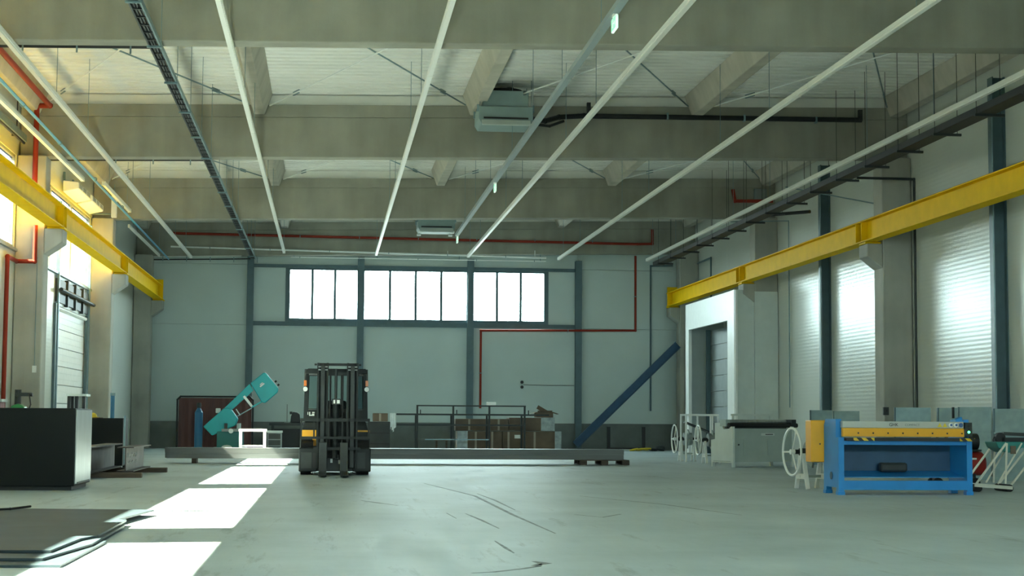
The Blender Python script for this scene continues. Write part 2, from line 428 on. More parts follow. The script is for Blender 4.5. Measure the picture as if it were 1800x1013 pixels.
# roof deck: trapezoidal sheet, ribs across the hall
mb = MB(); prof = []
y = YF - 0.3
while y < YB + 0.3:
    prof += [(y, 0.0), (y + 0.15, 0.0), (y + 0.19, 0.075), (y + 0.27, 0.075)]
    y += 0.31
prof.append((y, 0.0))
vs = []; fs = []
for (yy, dz) in prof:
    vs += [(XL - .3, yy, zdeck(XL - .3) + dz), (XR + .3, yy, zdeck(XR + .3) + dz)]
for i in range(len(prof) - 1): fs.append((2 * i, 2 * i + 1, 2 * i + 3, 2 * i + 2))
mb.add(vs, fs)
struct(mb.build('ceiling', 'deck'), 'white ribbed steel roof deck')
struct(MB().hexa([(XL - .3, YF - .3, zdeck(XL) + .12), (XR + .3, YF - .3, zdeck(XR) + .12), (XR + .3, YB + .3, zdeck(XR) + .12), (XL - .3, YB + .3, zdeck(XL) + .12)],
                 [(XL - .3, YF - .3, zdeck(XL) + .32), (XR + .3, YF - .3, zdeck(XR) + .32), (XR + .3, YB + .3, zdeck(XR) + .32), (XL - .3, YB + .3, zdeck(XL) + .32)]).build('trim_1', 'grey'), 'roof insulation above the deck')

# left wall with its high window bands and the sectional door opening
WZ0, WZ1 = 4.47, 6.40
WINS = [(3.0, 13.5), (15.2, 24.2), (25.85, 35.2), (36.6, 46.2)]
DY0, DY1, DZ = 40.75, 45.75, 3.6
wl = MB(); x0, x1 = XL - 0.16, XL
wl.box(x0, YF - .3, 0, x1, DY0, WZ0); wl.box(x0, DY1, 0, x1, YB + .3, WZ0); wl.box(x0, DY0, DZ, x1, DY1, WZ0)
wl.box(x0, YF - .3, WZ1, x1, YB + .3, zdeck(XL) + .15)
prev = YF - .3
for a, b in WINS: wl.box(x0, prev, WZ0, x1, a, WZ1); prev = b
wl.box(x0, prev, WZ0, x1, YB + .3, WZ1)
struct(wl.build('wall_left', 'panel_side'), 'pale panelled left wall with high windows')
for i, (a, b) in enumerate(WINS):
    r = structroot('window_%d' % (i + 1), (XL - .08, (a + b) / 2, WZ0), 'long high window band in the left wall')
    fr = MB(); t = 0.06
    fr.box(XL - .12, a, WZ0, XL - .02, b, WZ0 + t); fr.box(XL - .12, a, WZ1 - t, XL - .02, b, WZ1)
    fr.box(XL - .12, a, WZ0, XL - .02, a + t, WZ1); fr.box(XL - .12, b - t, WZ0, XL - .02, b, WZ1)
    fr.build('frame', 'grey', r)
    n = 3; w = (b - a) / n
    for k in range(n):
        box(XL - .075, a + k * w + (.03 if k else t), WZ0 + t, XL - .07, a + (k + 1) * w - (.03 if k < n - 1 else t), WZ1 - t).build('pane', 'pane_side', r)
        if k: box(XL - .11, a + k * w - .08, WZ0 + t, XL - .03, a + k * w + .08, WZ1 - t).build('mullion', 'grey', r)
    box(XL - .02, a - .05, WZ0 - .07, XL + .07, b + .05, WZ0 - .01).build('sill', 'galv', r)

# sectional door
r = structroot('door_1', (XL - .05, (DY0 + DY1) / 2, 0), 'white sectional door in the left wall')
for k in range(8):
    z = 0.01 + k * 0.448
    box(XL - .07, DY0, z, XL - .03, DY1, z + .43).build('panel', 'white', r)
    for q in range(2): box(XL - .031, DY0 + .04, z + .13 + q * .15, XL - .022, DY1 - .04, z + .15 + q * .15).build('rib', 'white', r)
MB().tube((XL + .0, DY0 - .05, DZ + .02), (XL + .0, DY1 + .05, DZ + .02), .055, 10).build('top_roll', 'white', r, smooth=True)
for yy in (DY0 - .14, DY1 + .06):
    box(XL + .005, yy, 0, XL + .09, yy + .09, 6.15).build('track', 'galv', r)
    box(XL + .001, yy - .17, 0, XL + .06, yy - .01, DZ + .1).build('jamb', 'post', r)
MB().tube((XL + .16, DY0 - .3, DZ + .42), (XL + .16, DY1 + .3, DZ + .42), .05, 10).build('spring_shaft', 'dark', r, smooth=True)
for yy in (DY0 + 1.2, DY0 + 2.5, DY0 + 3.8): box(XL + .01, yy, DZ + .1, XL + .10, yy + .14, DZ + .75).build('bracket', 'dark', r)
box(XL - .13, DY0, 0, XL - .09, DY1, DZ).build('sun_block_sheet', 'grey', r)  # unseen backing sheet added to stop sun leaking through the panel gaps
box(XL + .005, DY0 - .2, DZ + .15, XL + .05, DY1 + .2, DZ + .7).build('lintel', 'dark', r)

# back wall: posts, rails, panels, windows
POSTS = [-2.655, 1.08, 4.84, 8.59]
r = structroot('wall_back', ((XL + XR) / 2, YB, 0), 'grey panelled back wall over a dark plinth')
edges = [XL] + POSTS + [XR]
for i in range(len(edges) - 1):
    a, b = edges[i] + .005, edges[i + 1] - .005
    box(a, YB, 0.9, b, YB + .12, 4.17).build('panel', 'panel_back', r)
    box(a, YB, 6.24, b, YB + .12, 8.3).build('panel', 'panel_back', r)
    if i in (0, 4): box(a, YB, 4.18, b, YB + .12, 6.23).build('panel', 'panel_back', r)
box(POSTS[0] + .005, YB, 4.18, -1.47, YB + .12, 6.23).build('panel', 'panel_back', r)
box(7.55, YB, 4.18, POSTS[3] - .005, YB + .12, 6.23).build('panel', 'panel_back', r)
box(XL, YB - .04, 0, XR, YB + .12, 0.895).build('plinth', 'plinth', r)
for (a, z0, b, z1) in ((XL - .3, 0, XR + .3, 4.30), (XL - .3, 6.14, XR + .3, 8.6), (XL - .3, 4.30, -1.47, 6.14), (7.55, 4.30, XR + .3, 6.14)):
    box(a, YB + .125, z0, b, YB + .2, z1).build('outer_skin', 'grey', r)
for i, x in enumerate(POSTS):
    p = thing('wall_post', ['blue-grey steel wall post right of the gas bottle and red curtain', 'blue-grey steel wall post behind the forklift, left of the middle window',
              'blue-grey steel wall post right of the middle window, behind the pipe rack', 'blue-grey steel wall post right of the cardboard boxes'][i], 'wall post', (x, YB - .12, 0), group='posts along the back wall')
    w = .11
    box(x - w, YB - .22, 0, x + w, YB - .20, 6.52).build('flange', 'post', p)
    box(x - .012, YB - .20, 0, x + .012, YB - .02, 6.52).build('web', 'post', p)
    box(x - w, YB - .02, 0, x + w, YB - .001, 6.52).build('flange', 'post', p)
g = [('blue-grey wall rail above the back windows', 6.14, 6.25), ('blue-grey wall rail under the back windows', 4.16, 4.30)]
for lab, z0, z1 in g:
    p = thing('wall_rail', lab, 'wall rail', (3, YB - .06, z0), group='rails along the back wall')
    for i in range(3): box(POSTS[i] + .115, YB - .09, z0, POSTS[i + 1] - .115, YB - .001, z1).build('rail_length', 'post', p)
for i, (a, b, n) in enumerate([(-1.33, 0.97, 3), (1.20, 4.72, 4), (4.95, 7.41, 3)]):
    r = structroot('window_%d' % (i + 5), ((a + b) / 2, YB + .03, 4.42), ['left back window of three panes', 'middle back window of four panes', 'right back window of three panes'][i])
    fr = MB(); y0, y1 = YB - .02, YB + .07; z0, z1 = 4.20, 6.20
    la, lb = (a - .145 if i == 0 else a - .01), (b + .145 if i == 2 else b + .01)
    fr.box(la, y0, 4.305, lb, y1, 4.42); fr.box(la, y0, 6.08, lb, y1, 6.138); fr.box(la - .06, YB + .205, z0, lb + .06, YB + .235, 4.40); fr.box(la - .06, YB + .205, 6.09, lb + .06, YB + .235, z1)
    if i == 0: fr.box(la - .06, YB + .205, 4.2, a, YB + .235, 6.2)
    if i == 2: fr.box(b, YB + .205, 4.2, lb + .06, YB + .235, 6.2)
    fr.box(la, y0, 4.42, a + .01, y1, 6.08); fr.box(b - .01, y0, 4.42, lb, y1, 6.08)
    fr.build('frame', 'post', r)
    w = (b - a) / n
    for k in range(n):
        box(a + k * w + .04, YB + .03, 4.42, a + (k + 1) * w - .04, YB + .035, 6.08).build('pane', 'pane_back', r)
        if k: box(a + k * w - .045, YB, 4.42, a + k * w + .045, YB + .05, 6.08).build('mullion', 'post', r)

# right wall
r = structroot('wall_right', (XR, 27, 0), 'pale ribbed right wall')
RP = [30.27, 41.4, 52.2]
cuts = [YF - .3, 13.5, 19.2, 24.7, 30.27, 35.7, 41.4, 44.95, 46.6, 52.2, YB + .3]
for i in range(len(cuts) - 1):
    box(XR, cuts[i] + .004, 0, XR + .12, cuts[i + 1] - .004, 8.45).build('panel', 'panel_side', r)
box(XR + .125, YF - .3, 0, XR + .3, YB + .3, 8.6).build('outer_skin', 'grey', r)
for i, yy in enumerate(RP[:2]):
    p = thing('wall_post', ['tall blue-grey steel post on the right wall, behind the galvanised sheets', 'tall blue-grey steel post on the right wall, left of the concrete column'][i],
              'wall post', (XR - .12, yy, 0), group='posts along the right wall')
    zt = 7.55
    box(XR - .25, yy - .12, 0, XR - .23, yy + .12, zt).build('flange', 'post', p)
    box(XR - .23, yy - .012, 0, XR - .02, yy + .012, zt).build('web', 'post', p)
    box(XR - .02, yy - .12, 0, XR - .001, yy + .12, zt).build('flange', 'post', p)
    MB().tube((XR - .27, yy - .13, 1.3), (XR - .27, yy - .13, 7.2), .014, 8).build('cable_pipe', 'galv', p)
wf = MB(); FILL_WINS = [(0.6, 3.9), (4.1, 7.4), (7.6, 10.9)]  # unseen window band added behind the camera to brighten machine fronts and floor
wf.box(XL - .3, YF - .12, 0, XR + .3, YF, 4.42); wf.box(XL - .3, YF - .12, 6.08, XR + .3, YF, 8.6)
wf.box(XL - .3, YF - .12, 4.42, FILL_WINS[0][0], YF, 6.08); wf.box(FILL_WINS[2][1], YF - .12, 4.42, XR + .3, YF, 6.08)
for i in range(2): wf.box(FILL_WINS[i][1], YF - .12, 4.42, FILL_WINS[i + 1][0], YF, 6.08)
struct(wf.build('wall_front', 'panel_back'), 'wall behind the camera with an added band of unseen fill-light windows')
for i, (a, b) in enumerate(FILL_WINS):
    r = structroot('window_%d' % (i + 8), ((a + b) / 2, YF - .06, 4.42), 'high fill-light window added in the unseen wall behind the camera')
    for k in range(3):
        w = (b - a) / 3
        box(a + k * w + .04, YF - .07, 4.46, a + (k + 1) * w - .04, YF - .065, 6.04).build('pane', 'pane_back', r)
    f = MB(); f.box(a, YF - .1, 4.42, b, YF - .03, 4.46); f.box(a, YF - .1, 6.04, b, YF - .03, 6.08)
    for k in range(4): f.box(a + k * w - (.04 if k else 0), YF - .1, 4.46, a + k * w + (.04 if k < 3 else 0), YF - .03, 6.04)
    f.build('frame', 'post', r)
struct(box(XR - .035, 8, 0, XR - .001, 42.0, .12).build('baseboard_right', 'plinth'), 'low dark kerb of the right wall')
struct(box(XL + .001, 8, 0, XL + .03, 39.9, .25).build('baseboard_left', 'plinth'), 'low dark kerb of the left wall')

# concrete frame
BY = [13.5, 24.5, 35.5, 46.5, 57.0]
BL = [None, 'nearest concrete roof beam, cut off by the top of the picture', 'second concrete roof beam, behind the large ceiling fan unit',
      'third concrete roof beam, in front of the far fan unit', 'farthest concrete roof beam, in shade above the back windows']
for i, by in enumerate(BY):
    if i == 0: continue
    p = thing('roof_beam', BL[i], 'beam', ((XL + XR) / 2, by + .2, zbeam(3)), group='concrete roof beams across the hall')
    a, b = XL + .02, XR - .02
    def ends(z0, z1, dy0, dy1):
        return MB().hexa([(a, by + dy0, zbeam(a) + z0), (b, by + dy0, zbeam(b) + z0), (b, by + dy1, zbeam(b) + z0), (a, by + dy1, zbeam(a) + z0)],
                         [(a, by + dy0, zbeam(a) + z1), (b, by + dy0, zbeam(b) + z1), (b, by + dy1, zbeam(b) + z1), (a, by + dy1, zbeam(a) + z1)])
    ends(0, .86, 0, .4).build('web', 'concrete', p, bevel=.015)
    ends(.86, 1.12, -.012, .412).build('top_flange', 'concrete', p, bevel=.01)
    ends(1.12, 1.34, .06, .34).build('bearing_strip', 'deck', p)
def column(side, y, label, corbel=True):
    xi = -5.86 if side < 0 else 11.98
    xo = XL + .01 if side < 0 else XR - .01
    zt = zbeam(xi) - .003
    p = thing('concrete_column', label, 'column', ((xi + xo) / 2, y, 0), group='concrete columns of the hall')
    box(xi, y - .3, 0, xo, y + .3, zt).build('shaft', 'column', p, bevel=.025)
    if corbel:
        t = -5.49 if side < 0 else 11.64
        MB().prism([(xi, 4.36), (t, 4.62), (t, 4.90), (xi, 4.90)], 'XZ', y - .3, y + .3).build('corbel', 'column', p, bevel=.02)
        box(t - .02 if side > 0 else t - .33, y - .22, 4.903, t + .33 if side > 0 else t + .02, y + .22, 4.945).build('bearing_plate', 'yellow', p)
    return p
column(-1, 35.6, 'concrete column on the left wall nearer the camera, its corbel carrying the yellow runway')
column(-1, 46.6, 'concrete column on the left wall farther away, beyond the sectional door')
column(-1, 57.12 - .3, 'shaded concrete column in the far left corner')
column(1, 35.6, 'concrete column on the right wall nearer the camera, between two steel posts')
column(1, 46.6, 'concrete column on the right wall partly hidden by the grey door porch')
column(1, 57.12 - .3, 'shaded concrete column in the far right corner')

# purlins between the beams
PX = [-6.15, -1.52, 3.06, 7.9, 12.35]
bays = ['between the first and second beams', 'between the second and third beams', 'behind the third beam']
pos = ['along the left wall', 'left of the middle', 'just right of the middle', 'over the right half', 'along the right wall']
for bi in range(3):
    ya, yb = BY[bi + 1] + .416, BY[bi + 2] - .016
    for k, x in enumerate(PX):
        zt = zdeck(x) - .002; zb = zt - .44; wt, wb = .27, .11
        ya2, yb2 = ya, yb
        a = [(x - wb, ya2, zb), (x + wb, ya2, zb), (x + wb, yb2, zb), (x - wb, yb2, zb)]
        e0, e1 = max(x - wt, XL + .01), min(x + wt, XR - .01)
        t = [(e0, ya2, zt), (e1, ya2, zt), (e1, yb2, zt), (e0, yb2, zt)]
        tag(MB().hexa(a, t).build('roof_purlin', 'purlin', bevel=.01), 'tapered concrete purlin %s, %s' % (bays[bi], pos[k]), 'purlin', 'concrete purlins under the roof deck')

# cross bracing rods under the deck
cells = ['leftmost bay', 'second bay from the left', 'second bay from the right', 'rightmost bay']
for bi in range(2):
    ya, yb = BY[bi + 1] + .55, BY[bi + 2] - .15
    for k in range(4):
        xa, xb = PX[k] + .22, PX[k + 1] - .22
        za, zb = zdeck(xa) - .24, zdeck(xb) - .24
        p = thing('roof_bracing', 'crossed thin steel bracing rods %s, %s' % (bays[bi], cells[k]), 'bracing', ((xa + xb) / 2, (ya + yb) / 2, za), group='crossed bracing rods under the roof')
        for j, (s0, s1) in enumerate((((xa, ya, za), (xb, yb, zb)), ((xb, ya, zb - .035), (xa, yb, za - .035)))):
            q = MB().tube(s0, s1, .016, 6).build('rod', 'galv' if j == 0 else 'white', p)
            d = Vector(s1) - Vector(s0); c = Vector(s0) + d * .86; e = d.normalized()
            tb = MB().bar(c - e * .16 + Vector((0, 0, .03)), c + e * .16 + Vector((0, 0, .03)), .03, .016).bar(c - e * .16 - Vector((0, 0, .03)), c + e * .16 - Vector((0, 0, .03)), .03, .016)
            tb.build('turnbuckle', 'galv', p)

# crane runways
for side, lab in ((-1, 'yellow crane runway girder along the left wall'), (1, 'yellow crane runway girder along the right wall')):
    xc = -5.66 if side < 0 else 11.74
    p = thing('crane_runway', lab, 'crane girder', (xc, 30, 4.95), group='yellow crane runways')
    lens = [(4, 13.6), (13.62, 24.6), (24.62, 35.6), (35.62, 46.6), (46.62, 57.0)]
    for a, b in lens:
        b = min(b, 56.95)
        g = MB(); w = .15
        g.box(xc - w, a, 4.95, xc + w, b, 4.975); g.box(xc - w, a, 5.395, xc + w, b, 5.42); g.box(xc - .012, a, 4.975, xc + .012, b, 5.395)
        girder = g.build('girder', 'yellow', p)
        for yy in ((a + .35, b - .02) if b < 56 else (a + .35,)):
            for s in (-1, 1): box(xc + s * .013, yy, 4.976, xc + s * .145, yy + .02, 5.394).build('stiffener', 'yellow', girder)
        for q in range(4):
            box(xc - .035, a + .06, 5.05 + q * .08, xc + .035, a + .30, 5.082 + q * .08).build('bolt_row', 'dark', girder)
    box(xc - .03, 4, 5.421, xc + .03, 56.9, 5.47).build('rail', 'dark', p)
    box(xc - .17, 56.60, 4.95, xc + .17, 56.69, 5.60).build('end_stop', 'yellow', p)

# ------------------------------------------------------------------ ceiling services
def strip(x, y0, y1, z, label, w=.085, hang=True, m='lightstrip'):
    p = thing('light_strip', label, 'light strip', (x, (y0 + y1) / 2, z), group='white ceiling light strips')
    n = max(1, round((y1 - y0) / 5.5)); l = (y1 - y0) / n
    for k in range(n):
        h = box(x - w / 2, y0 + k * l, z + .025, x + w / 2, y0 + (k + 1) * l - .012, z + .09).build('housing', m, p)
        box(x - w / 2 + .008, y0 + k * l + .01, z, x + w / 2 - .008, y0 + (k + 1) * l - .02, z + .026).build('diffuser', 'diffuser', h)
    for yy in (y0, y1 - .03): box(x - w / 2 - .004, yy - .002, z - .004, x + w / 2 + .004, yy + .03, z + .094).build('end_cap', 'white', p)
    if hang:
        yy = y0 + 1.0
        while yy < y1:
            if all(not (b - .1 < yy < b + .5) for b in BY):
                MB().tube((x, yy, z + .09), (x, yy, zdeck(x) - .005), .006, 5).build('hanger', 'galv', p)
            yy += 3.7
    return p
strip(-4.58, 20, 56.4, 6.30, 'white light strip left of the dark cable ladder')
strip(-1.47, 20, 54.6, 6.35, 'white light strip just right of the dark cable ladder')
strip(1.52, 20, 54.9, 6.35, 'white light strip between the back window\'s left and middle groups')
strip(4.55, 20, 55.0, 6.35, 'white light strip just right of the grey trunking with the exit sign')
strip(7.62, 20, 55.4, 6.35, 'white light strip second from the right wall, over the far wheel stands')
strip(10.6, 20, 55.3, 6.35, 'white light strip nearest the right wall, beside the cable tray')
strip(-5.56, 25, 38.4, 6.32, 'short white light strip above the left crane runway', hang=False)
strip(-5.35, 40.3, 45.6, 6.50, 'short white light strip above the sectional door')
strip(-5.56, 47.3, 55.8, 6.28, 'thin white light strip in the far left corner', w=.05)

# grey trunking carrying the exit signs
p = thing('cable_trunking', 'grey metal trunking hung along the hall carrying green exit signs', 'trunking', (3.69, 34, 6.32))
for k in range(5):
    a = 20 + k * 5.74
    box(3.64, a, 6.36, 3.74, a + 5.73, 6.44).build('trunk_length', 'trunk', p)
for yy in (22.6, 26.5, 30.4, 33.9, 38.5, 42.5, 45.8): MB().tube((3.69, yy, 6.44), (3.69, yy, zdeck(3.69) - .005), .006, 5).build('hanger', 'galv', p)
def exit_sign(y, label, big=True):
    p = thing('exit_sign', label, 'exit sign', (3.69, y, 6.12), group='green exit signs under the trunking')
    h = .17 if big else .13
    box(3.675, y - h, 6.14, 3.705, y + h, 6.32).build('panel', 'exitwhite', p)
    for sg in (-1, 1):
        xf = 3.69 + sg * .018
        q = box(xf - .003, y - h + .014, 6.152, xf + .003, y + h - .014, 6.308).build('face', 'exitgreen', p)
        f = MB(); xx = xf + sg * .004      # running figure and arrow, white on green
        f.ball((xx, y + .03, 6.272), .014, 8, 5, (.15, 1, 1)); f.bar((xx, y + .03, 6.255), (xx, y + .042, 6.215), .003, .022, (0, 1, 0))
        f.bar((xx, y + .042, 6.215), (xx, y + .018, 6.18), .003, .012, (0, 1, 0)); f.bar((xx, y + .042, 6.215), (xx, y + .07, 6.19), .003, .012, (0, 1, 0))
        f.bar((xx, y - .09, 6.23), (xx, y - .03, 6.23), .003, .014); f.prism([(y - .09, 6.205), (y - .12, 6.23), (y - .09, 6.255)], 'YZ', xx - .0015, xx + .0015)
        f.build('pictogram', 'exitwhite', q)
    box(3.66, y - .05, 6.32, 3.72, y + .05, 6.358).build('holder', 'white', p)
exit_sign(21.5, 'green exit sign nearest the camera, at the top edge of the picture')
exit_sign(37.4, 'small exit sign under the trunking, in front of the third beam', False)
exit_sign(48.5, 'exit sign at the far end of the grey trunking', False)

# dark cable ladder and its side branches
def ladder(x, y0, y1, z, label, w=.15, rung=.45):
    p = thing('cable_ladder', label, 'cable ladder', (x, (y0 + y1) / 2, z))
    for s in (-1, 1): box(x + s * w / 2 - .012, y0, z, x + s * w / 2 + .012, y1, z + .08).build('side_rail', 'dark' if s < 0 else 'galv', p)
    yy = y0 + .1; r = MB()
    while yy < y1: r.box(x - w / 2 + .012, yy, z + .01, x + w / 2 - .012, yy + .03, z + .025); yy += rung
    r.build('rungs', 'dark', p)['kind'] = 'stuff'
    for q in range(3): MB().tube((x - w * .28 + q * w * .28, y0, z + .045), (x - w * .28 + q * w * .28, y1, z + .045), .02, 8).build('cable', 'black', p, smooth=True)
    yy = y0 + 1.4
    while yy < y1:
        box(x - w / 2 - .03, yy, z - .03, x + w / 2 + .03, yy + .04, z - .002).build('cross_support', 'galv', p)
        if all(not (b - .1 < yy < b + .5) for b in BY):
            MB().tube((x + w / 2 + .02, yy + .02, z - .01), (x + w / 2 + .02, yy + .02, zdeck(x) - .005), .006, 5).build('hanger', 'galv', p)
        yy += 2.6
    return p
ladder(-2.53, 20, 56.5, 6.31, 'dark cable ladder running the length of the hall, left of centre')
for yy, lab in ((25.05, 'black cable run along the underside of the nearest beam, at the left'), (36.05, 'black cable run along the underside of the second beam, at the left'), (56.75, 'thin dark cable run under the farthest beam, at the left')):
    x0, x1 = (-6.40 if yy < 50 else -5.83), -2.64; z = zbeam(-4.5) - (.01 if yy < 50 else .18)
    p = thing('cable_run', lab, 'cable run', (-4.5, yy, z), group='black cable runs under the beams')
    MB().tube((x0, yy, z), (x1, yy, z + SL * 3.7), .035 if yy < 50 else .022, 8).build('cable', 'black', p, smooth=True)
    MB().tube((x0, yy - .02, z + .10), (x1 - .3, yy - .02, z + .10 + SL * 3.4), .012, 6).build('conduit', 'white', p)
    for q in range(5): MB().bar((x0 + .3 + q * .78, yy - .03, z - .05), (x0 + .3 + q * .78, yy - .03, z + .13), .025, .012).build('clamp', 'galv', p)

# right-hand cable tray with brackets
p = thing('cable_tray', 'dark cable tray with side brackets under the light strip near the right wall', 'cable tray', (11.0, 38, 6.15))
box(10.78, 20, 6.20, 11.10, 55.2, 6.215).build('tray_bed', 'black', p)
for x in (10.78, 11.09): box(x, 20, 6.215, x + .012, 55.2, 6.32).build('tray_side', 'black', p)
for q in range(4): MB().tube((10.84 + q * .07, 20, 6.245), (10.84 + q * .07, 55.2, 6.245), .026, 8).build('cable', 'black', p, smooth=True)
yy = 21.0
while yy < 55:
    br = box(10.74, yy, 6.155, 11.26, yy + .05, 6.199).build('bracket', 'dark', p)
    if all(not (b - .1 < yy < b + .5) for b in BY):
        for x in (10.77, 11.19): MB().tube((x, yy + .025, 6.19), (x, yy + .025, zdeck(x) - .005), .006, 5).build('hanger', 'dark', p)
    yy += 1.95

# ceiling fan units
def fan_unit(x, y, z, label, legs=False):
    p = thing('ceiling_fan_unit', label, 'fan unit', (x, y, z), group='hung ceiling fan units')
    MB().prism([(x - .56, z + .10), (x - .50, z), (x + .50, z), (x + .56, z + .10), (x + .56, z + .36), (x - .56, z + .36)], 'XZ', y - .5, y + .5).build('lower_casing', 'acgrey', p, bevel=.015)
    box(x - .47, y - .45, z + .362, x + .47, y + .45, z + .70).build('upper_casing', 'acgrey', p, bevel=.015)
    MB().tube((x, y, z + .70), (x, y, z + .77), .40, 24).build('fan_collar', 'black', p)
    for k in range(5):
        t = 2 * math.pi * k / 5
        MB().bar((x + .05 * math.cos(t), y + .05 * math.sin(t), z + .785), (x + .36 * math.cos(t), y + .36 * math.sin(t), z + .785), .13, .012).build('blade', 'dark', p)
    MB().tube((x, y, z + .77), (x, y, z + .80), .08, 12).build('hub', 'galv', p)
    box(x - .46, y - .515, z + .10, x + .46, y - .502, z + .135).build('air_slot', 'black', p)
    MB().hexa([(x - .5, y - .62, z - .055), (x + .5, y - .62, z - .055), (x + .5, y - .50, z + .06), (x - .5, y - .50, z + .06)],
              [(x - .5, y - .62, z - .035), (x + .5, y - .62, z - .035), (x + .5, y - .50, z + .08), (x - .5, y - .50, z + .08)]).build('air_flap', 'machlight', p)
    for sx in (-1, 1):
        for sy in (-1, 1):
            MB().tube((x + sx * .53, y + sy * .42, z + .30), (x + sx * .53, y + sy * .42, zdeck(x + sx * .53) - .004), .008, 6).build('hanger', 'galv', p)
            box(x + sx * .57 - .02, y + sy * .42 - .04, z + .26, x + sx * .57 + .02, y + sy * .42 + .04, z + .40).build('hanger_bracket', 'galv', p)
            if legs: box(x + sx * .48 - .06, y + sy * .42 - .06, z - .06, x + sx * .48 + .06, y + sy * .42 + .06, z - .004).build('corner_foot', 'white', p)
fan_unit(3.55, 34.3, 7.06, 'large grey-blue fan unit hung below the deck in front of the second beam')
fan_unit(3.18, 50.5, 6.66, 'far fan unit in shade behind the third beam, above the middle window', True)

# insulated black pipe of the fan unit
p = thing('insulated_pipe', 'black insulated pipe running right from the large fan unit along the second beam', 'pipe', (8, 35.2, 7.4))
MB().path([(4.12, 34.45, 7.30), (4.5, 34.9, 7.34), (4.85, 35.3, 7.50), (5.4, 35.34, 7.55), (11.55, 35.34, 7.62)], .055, 10).build('pipe', 'black', p, smooth=True)
MB().path([(4.12, 34.5, 7.20), (4.6, 34.95, 7.24), (4.95, 35.32, 7.42)], .03, 8).build('branch', 'black', p, smooth=True)
box(5.46, 35.30, 7.58, 5.54, 35.38, 7.84).build('hanger', 'black', p); box(11.48, 35.30, 7.6, 11.56, 35.38, 7.84).build('hanger', 'black', p)
for x in (7.2, 8.9, 10.5): box(x, 35.28, 7.52, x + .04, 35.40, 7.66).build('clamp', 'galv', p)

# red sprinkler and gas pipes
def pipe(name, pts, r, m, label, cat='pipe', clamps=(), group=None):
    p = thing(name, label, cat, pts[0], group=group)
    MB().path(pts, r, 10).build('pipe_run', m, p, smooth=True)
    for c in clamps: MB().ring(c[0], c[1], r + .008, .012, 12, 5).build('clamp', 'galv', p)
    return p
pipe('sprinkler_pipe', [(-5.3, 56.92, 7.19), (10.58, 56.92, 7.10), (11.1, 56.92, 7.12), (11.1, 56.92, 7.62)], .045, 'red', 'long dark red pipe across the face of the farthest beam', 'pipe',
     [((x, 56.92, 7.165), (1, 0, 0)) for x in (-3, -1, 1, 3, 5, 7, 9)])
pipe('hydrant_pipe', [(10.56, 57.2, 6.72), (10.56, 57.2, 4.12), (5.19, 57.2, 4.06), (5.19, 57.2, 1.4)], .04, 'red', 'dark red pipe stepping down the back wall right of the windows', 'pipe',
     [((10.56, 57.2, 5.3), (0, 0, 1)), ((8.2, 57.2, 4.09), (1, 0, 0)), ((5.19, 57.2, 2.6), (0, 0, 1))])
pipe('roof_pipe', [(-5.78, 25.6, 7.42), (-5.78, 35.05, 7.42), (-6.05, 35.12, 7.42), (-6.05, 35.12, 5.45)], .055, 'red', 'red pipe under the roof at the left, dropping down the near left column')
pipe('gas_pipe', [(-6.02, 35.2, 4.95), (-6.02, 35.2, 4.20), (-6.38, 35.2, 4.20), (-6.38, 34.2, 4.2), (-6.38, 34.2, .5)], .045, 'red', 'red pipe bending round the foot of the left corbel, left edge of the picture')
pipe('valve_pipe', [(11.3, 46.1, 7.55), (11.36, 46.1, 7.22), (12.45, 46.1, 7.24)], .05, 'red', 'short red pipe elbow on the third beam near the right wall')
pipe('air_pipe', [(-5.20, 22, 6.34), (-5.30, 56.3, 6.26)], .028, 'bluepipe', 'blue compressed air pipe above the left crane runway', clamps=[((-5.235, yy, 6.32), (0, 1, 0)) for yy in (29, 33, 38, 43)])
pipe('wall_conduit', [(-5.3, 56.94, 6.74), (7.4, 56.94, 6.57)], .03, 'white', 'thin white conduit line across the farthest beam above the windows', clamps=[((x, 56.94, 6.74 - .0134 * (x + 5.3)), (1, 0, 0)) for x in (-4, -2, 0, 2, 4, 6)])
for _x in (4.0, 7.0): box(_x, 56.93, 6.60, _x + .02, 56.985, zbeam(_x) + .12).build('clip', 'white', bpy.data.objects['wall_conduit'])
pipe('thin_conduit', [(-1.3, 57.03, 6.46), (7.4, 57.03, 6.46)], .014, 'white', 'thinner pale conduit just above the back windows', clamps=[((x, 57.03, 6.46), (1, 0, 0)) for x in (-1, 1, 3, 5, 7)])
for _x in (-1.2, 1.6, 4.4, 7.2): box(_x, 57.01, 6.474, _x + .02, 57.05, zbeam(_x) - .002).build('clip', 'galv', bpy.data.objects['thin_conduit'])
pipe('dark_conduit', [(11.14, 57.44, 1.35), (11.14, 57.44, 6.40), (11.93, 57.44, 6.42)], .03, 'post', 'dark blue conduit dropping down the back wall beside the leaning steel beam')
pipe('dark_conduit', [(12.58, 56.4, 6.42), (12.58, 54.4, 6.42), (12.58, 54.4, 5.0)], .03, 'post', 'dark conduit bending down the right wall above the far end of the runway')
pipe('wall_conduit', [(11.3, 34.95, 6.28), (12.58, 34.95, 6.28), (12.58, 34.95, .9)], .028, 'dark', 'dark conduit crossing the near right concrete column and running down the wall')
pipe('wall_conduit', [(11.3, 40.6, 6.86), (12.62, 37.7, 6.10), (12.62, 37.7, 1.1)], .016, 'galv', 'thin grey conduit slanting to the right wall then down beside the column')
pipe('wall_conduit', [(11.2, 46.0, 6.62), (12.60, 45.0, 6.55), (12.60, 45.0, 1.4)], .016, 'galv', 'thin grey conduit down the right wall beside the door porch')
pipe('pipe_branch', [(11.2, 43.3, 6.45), (12.3, 41.9, 6.42)], .045, 'black', 'short black insulated pipe from the cable tray to the right wall')

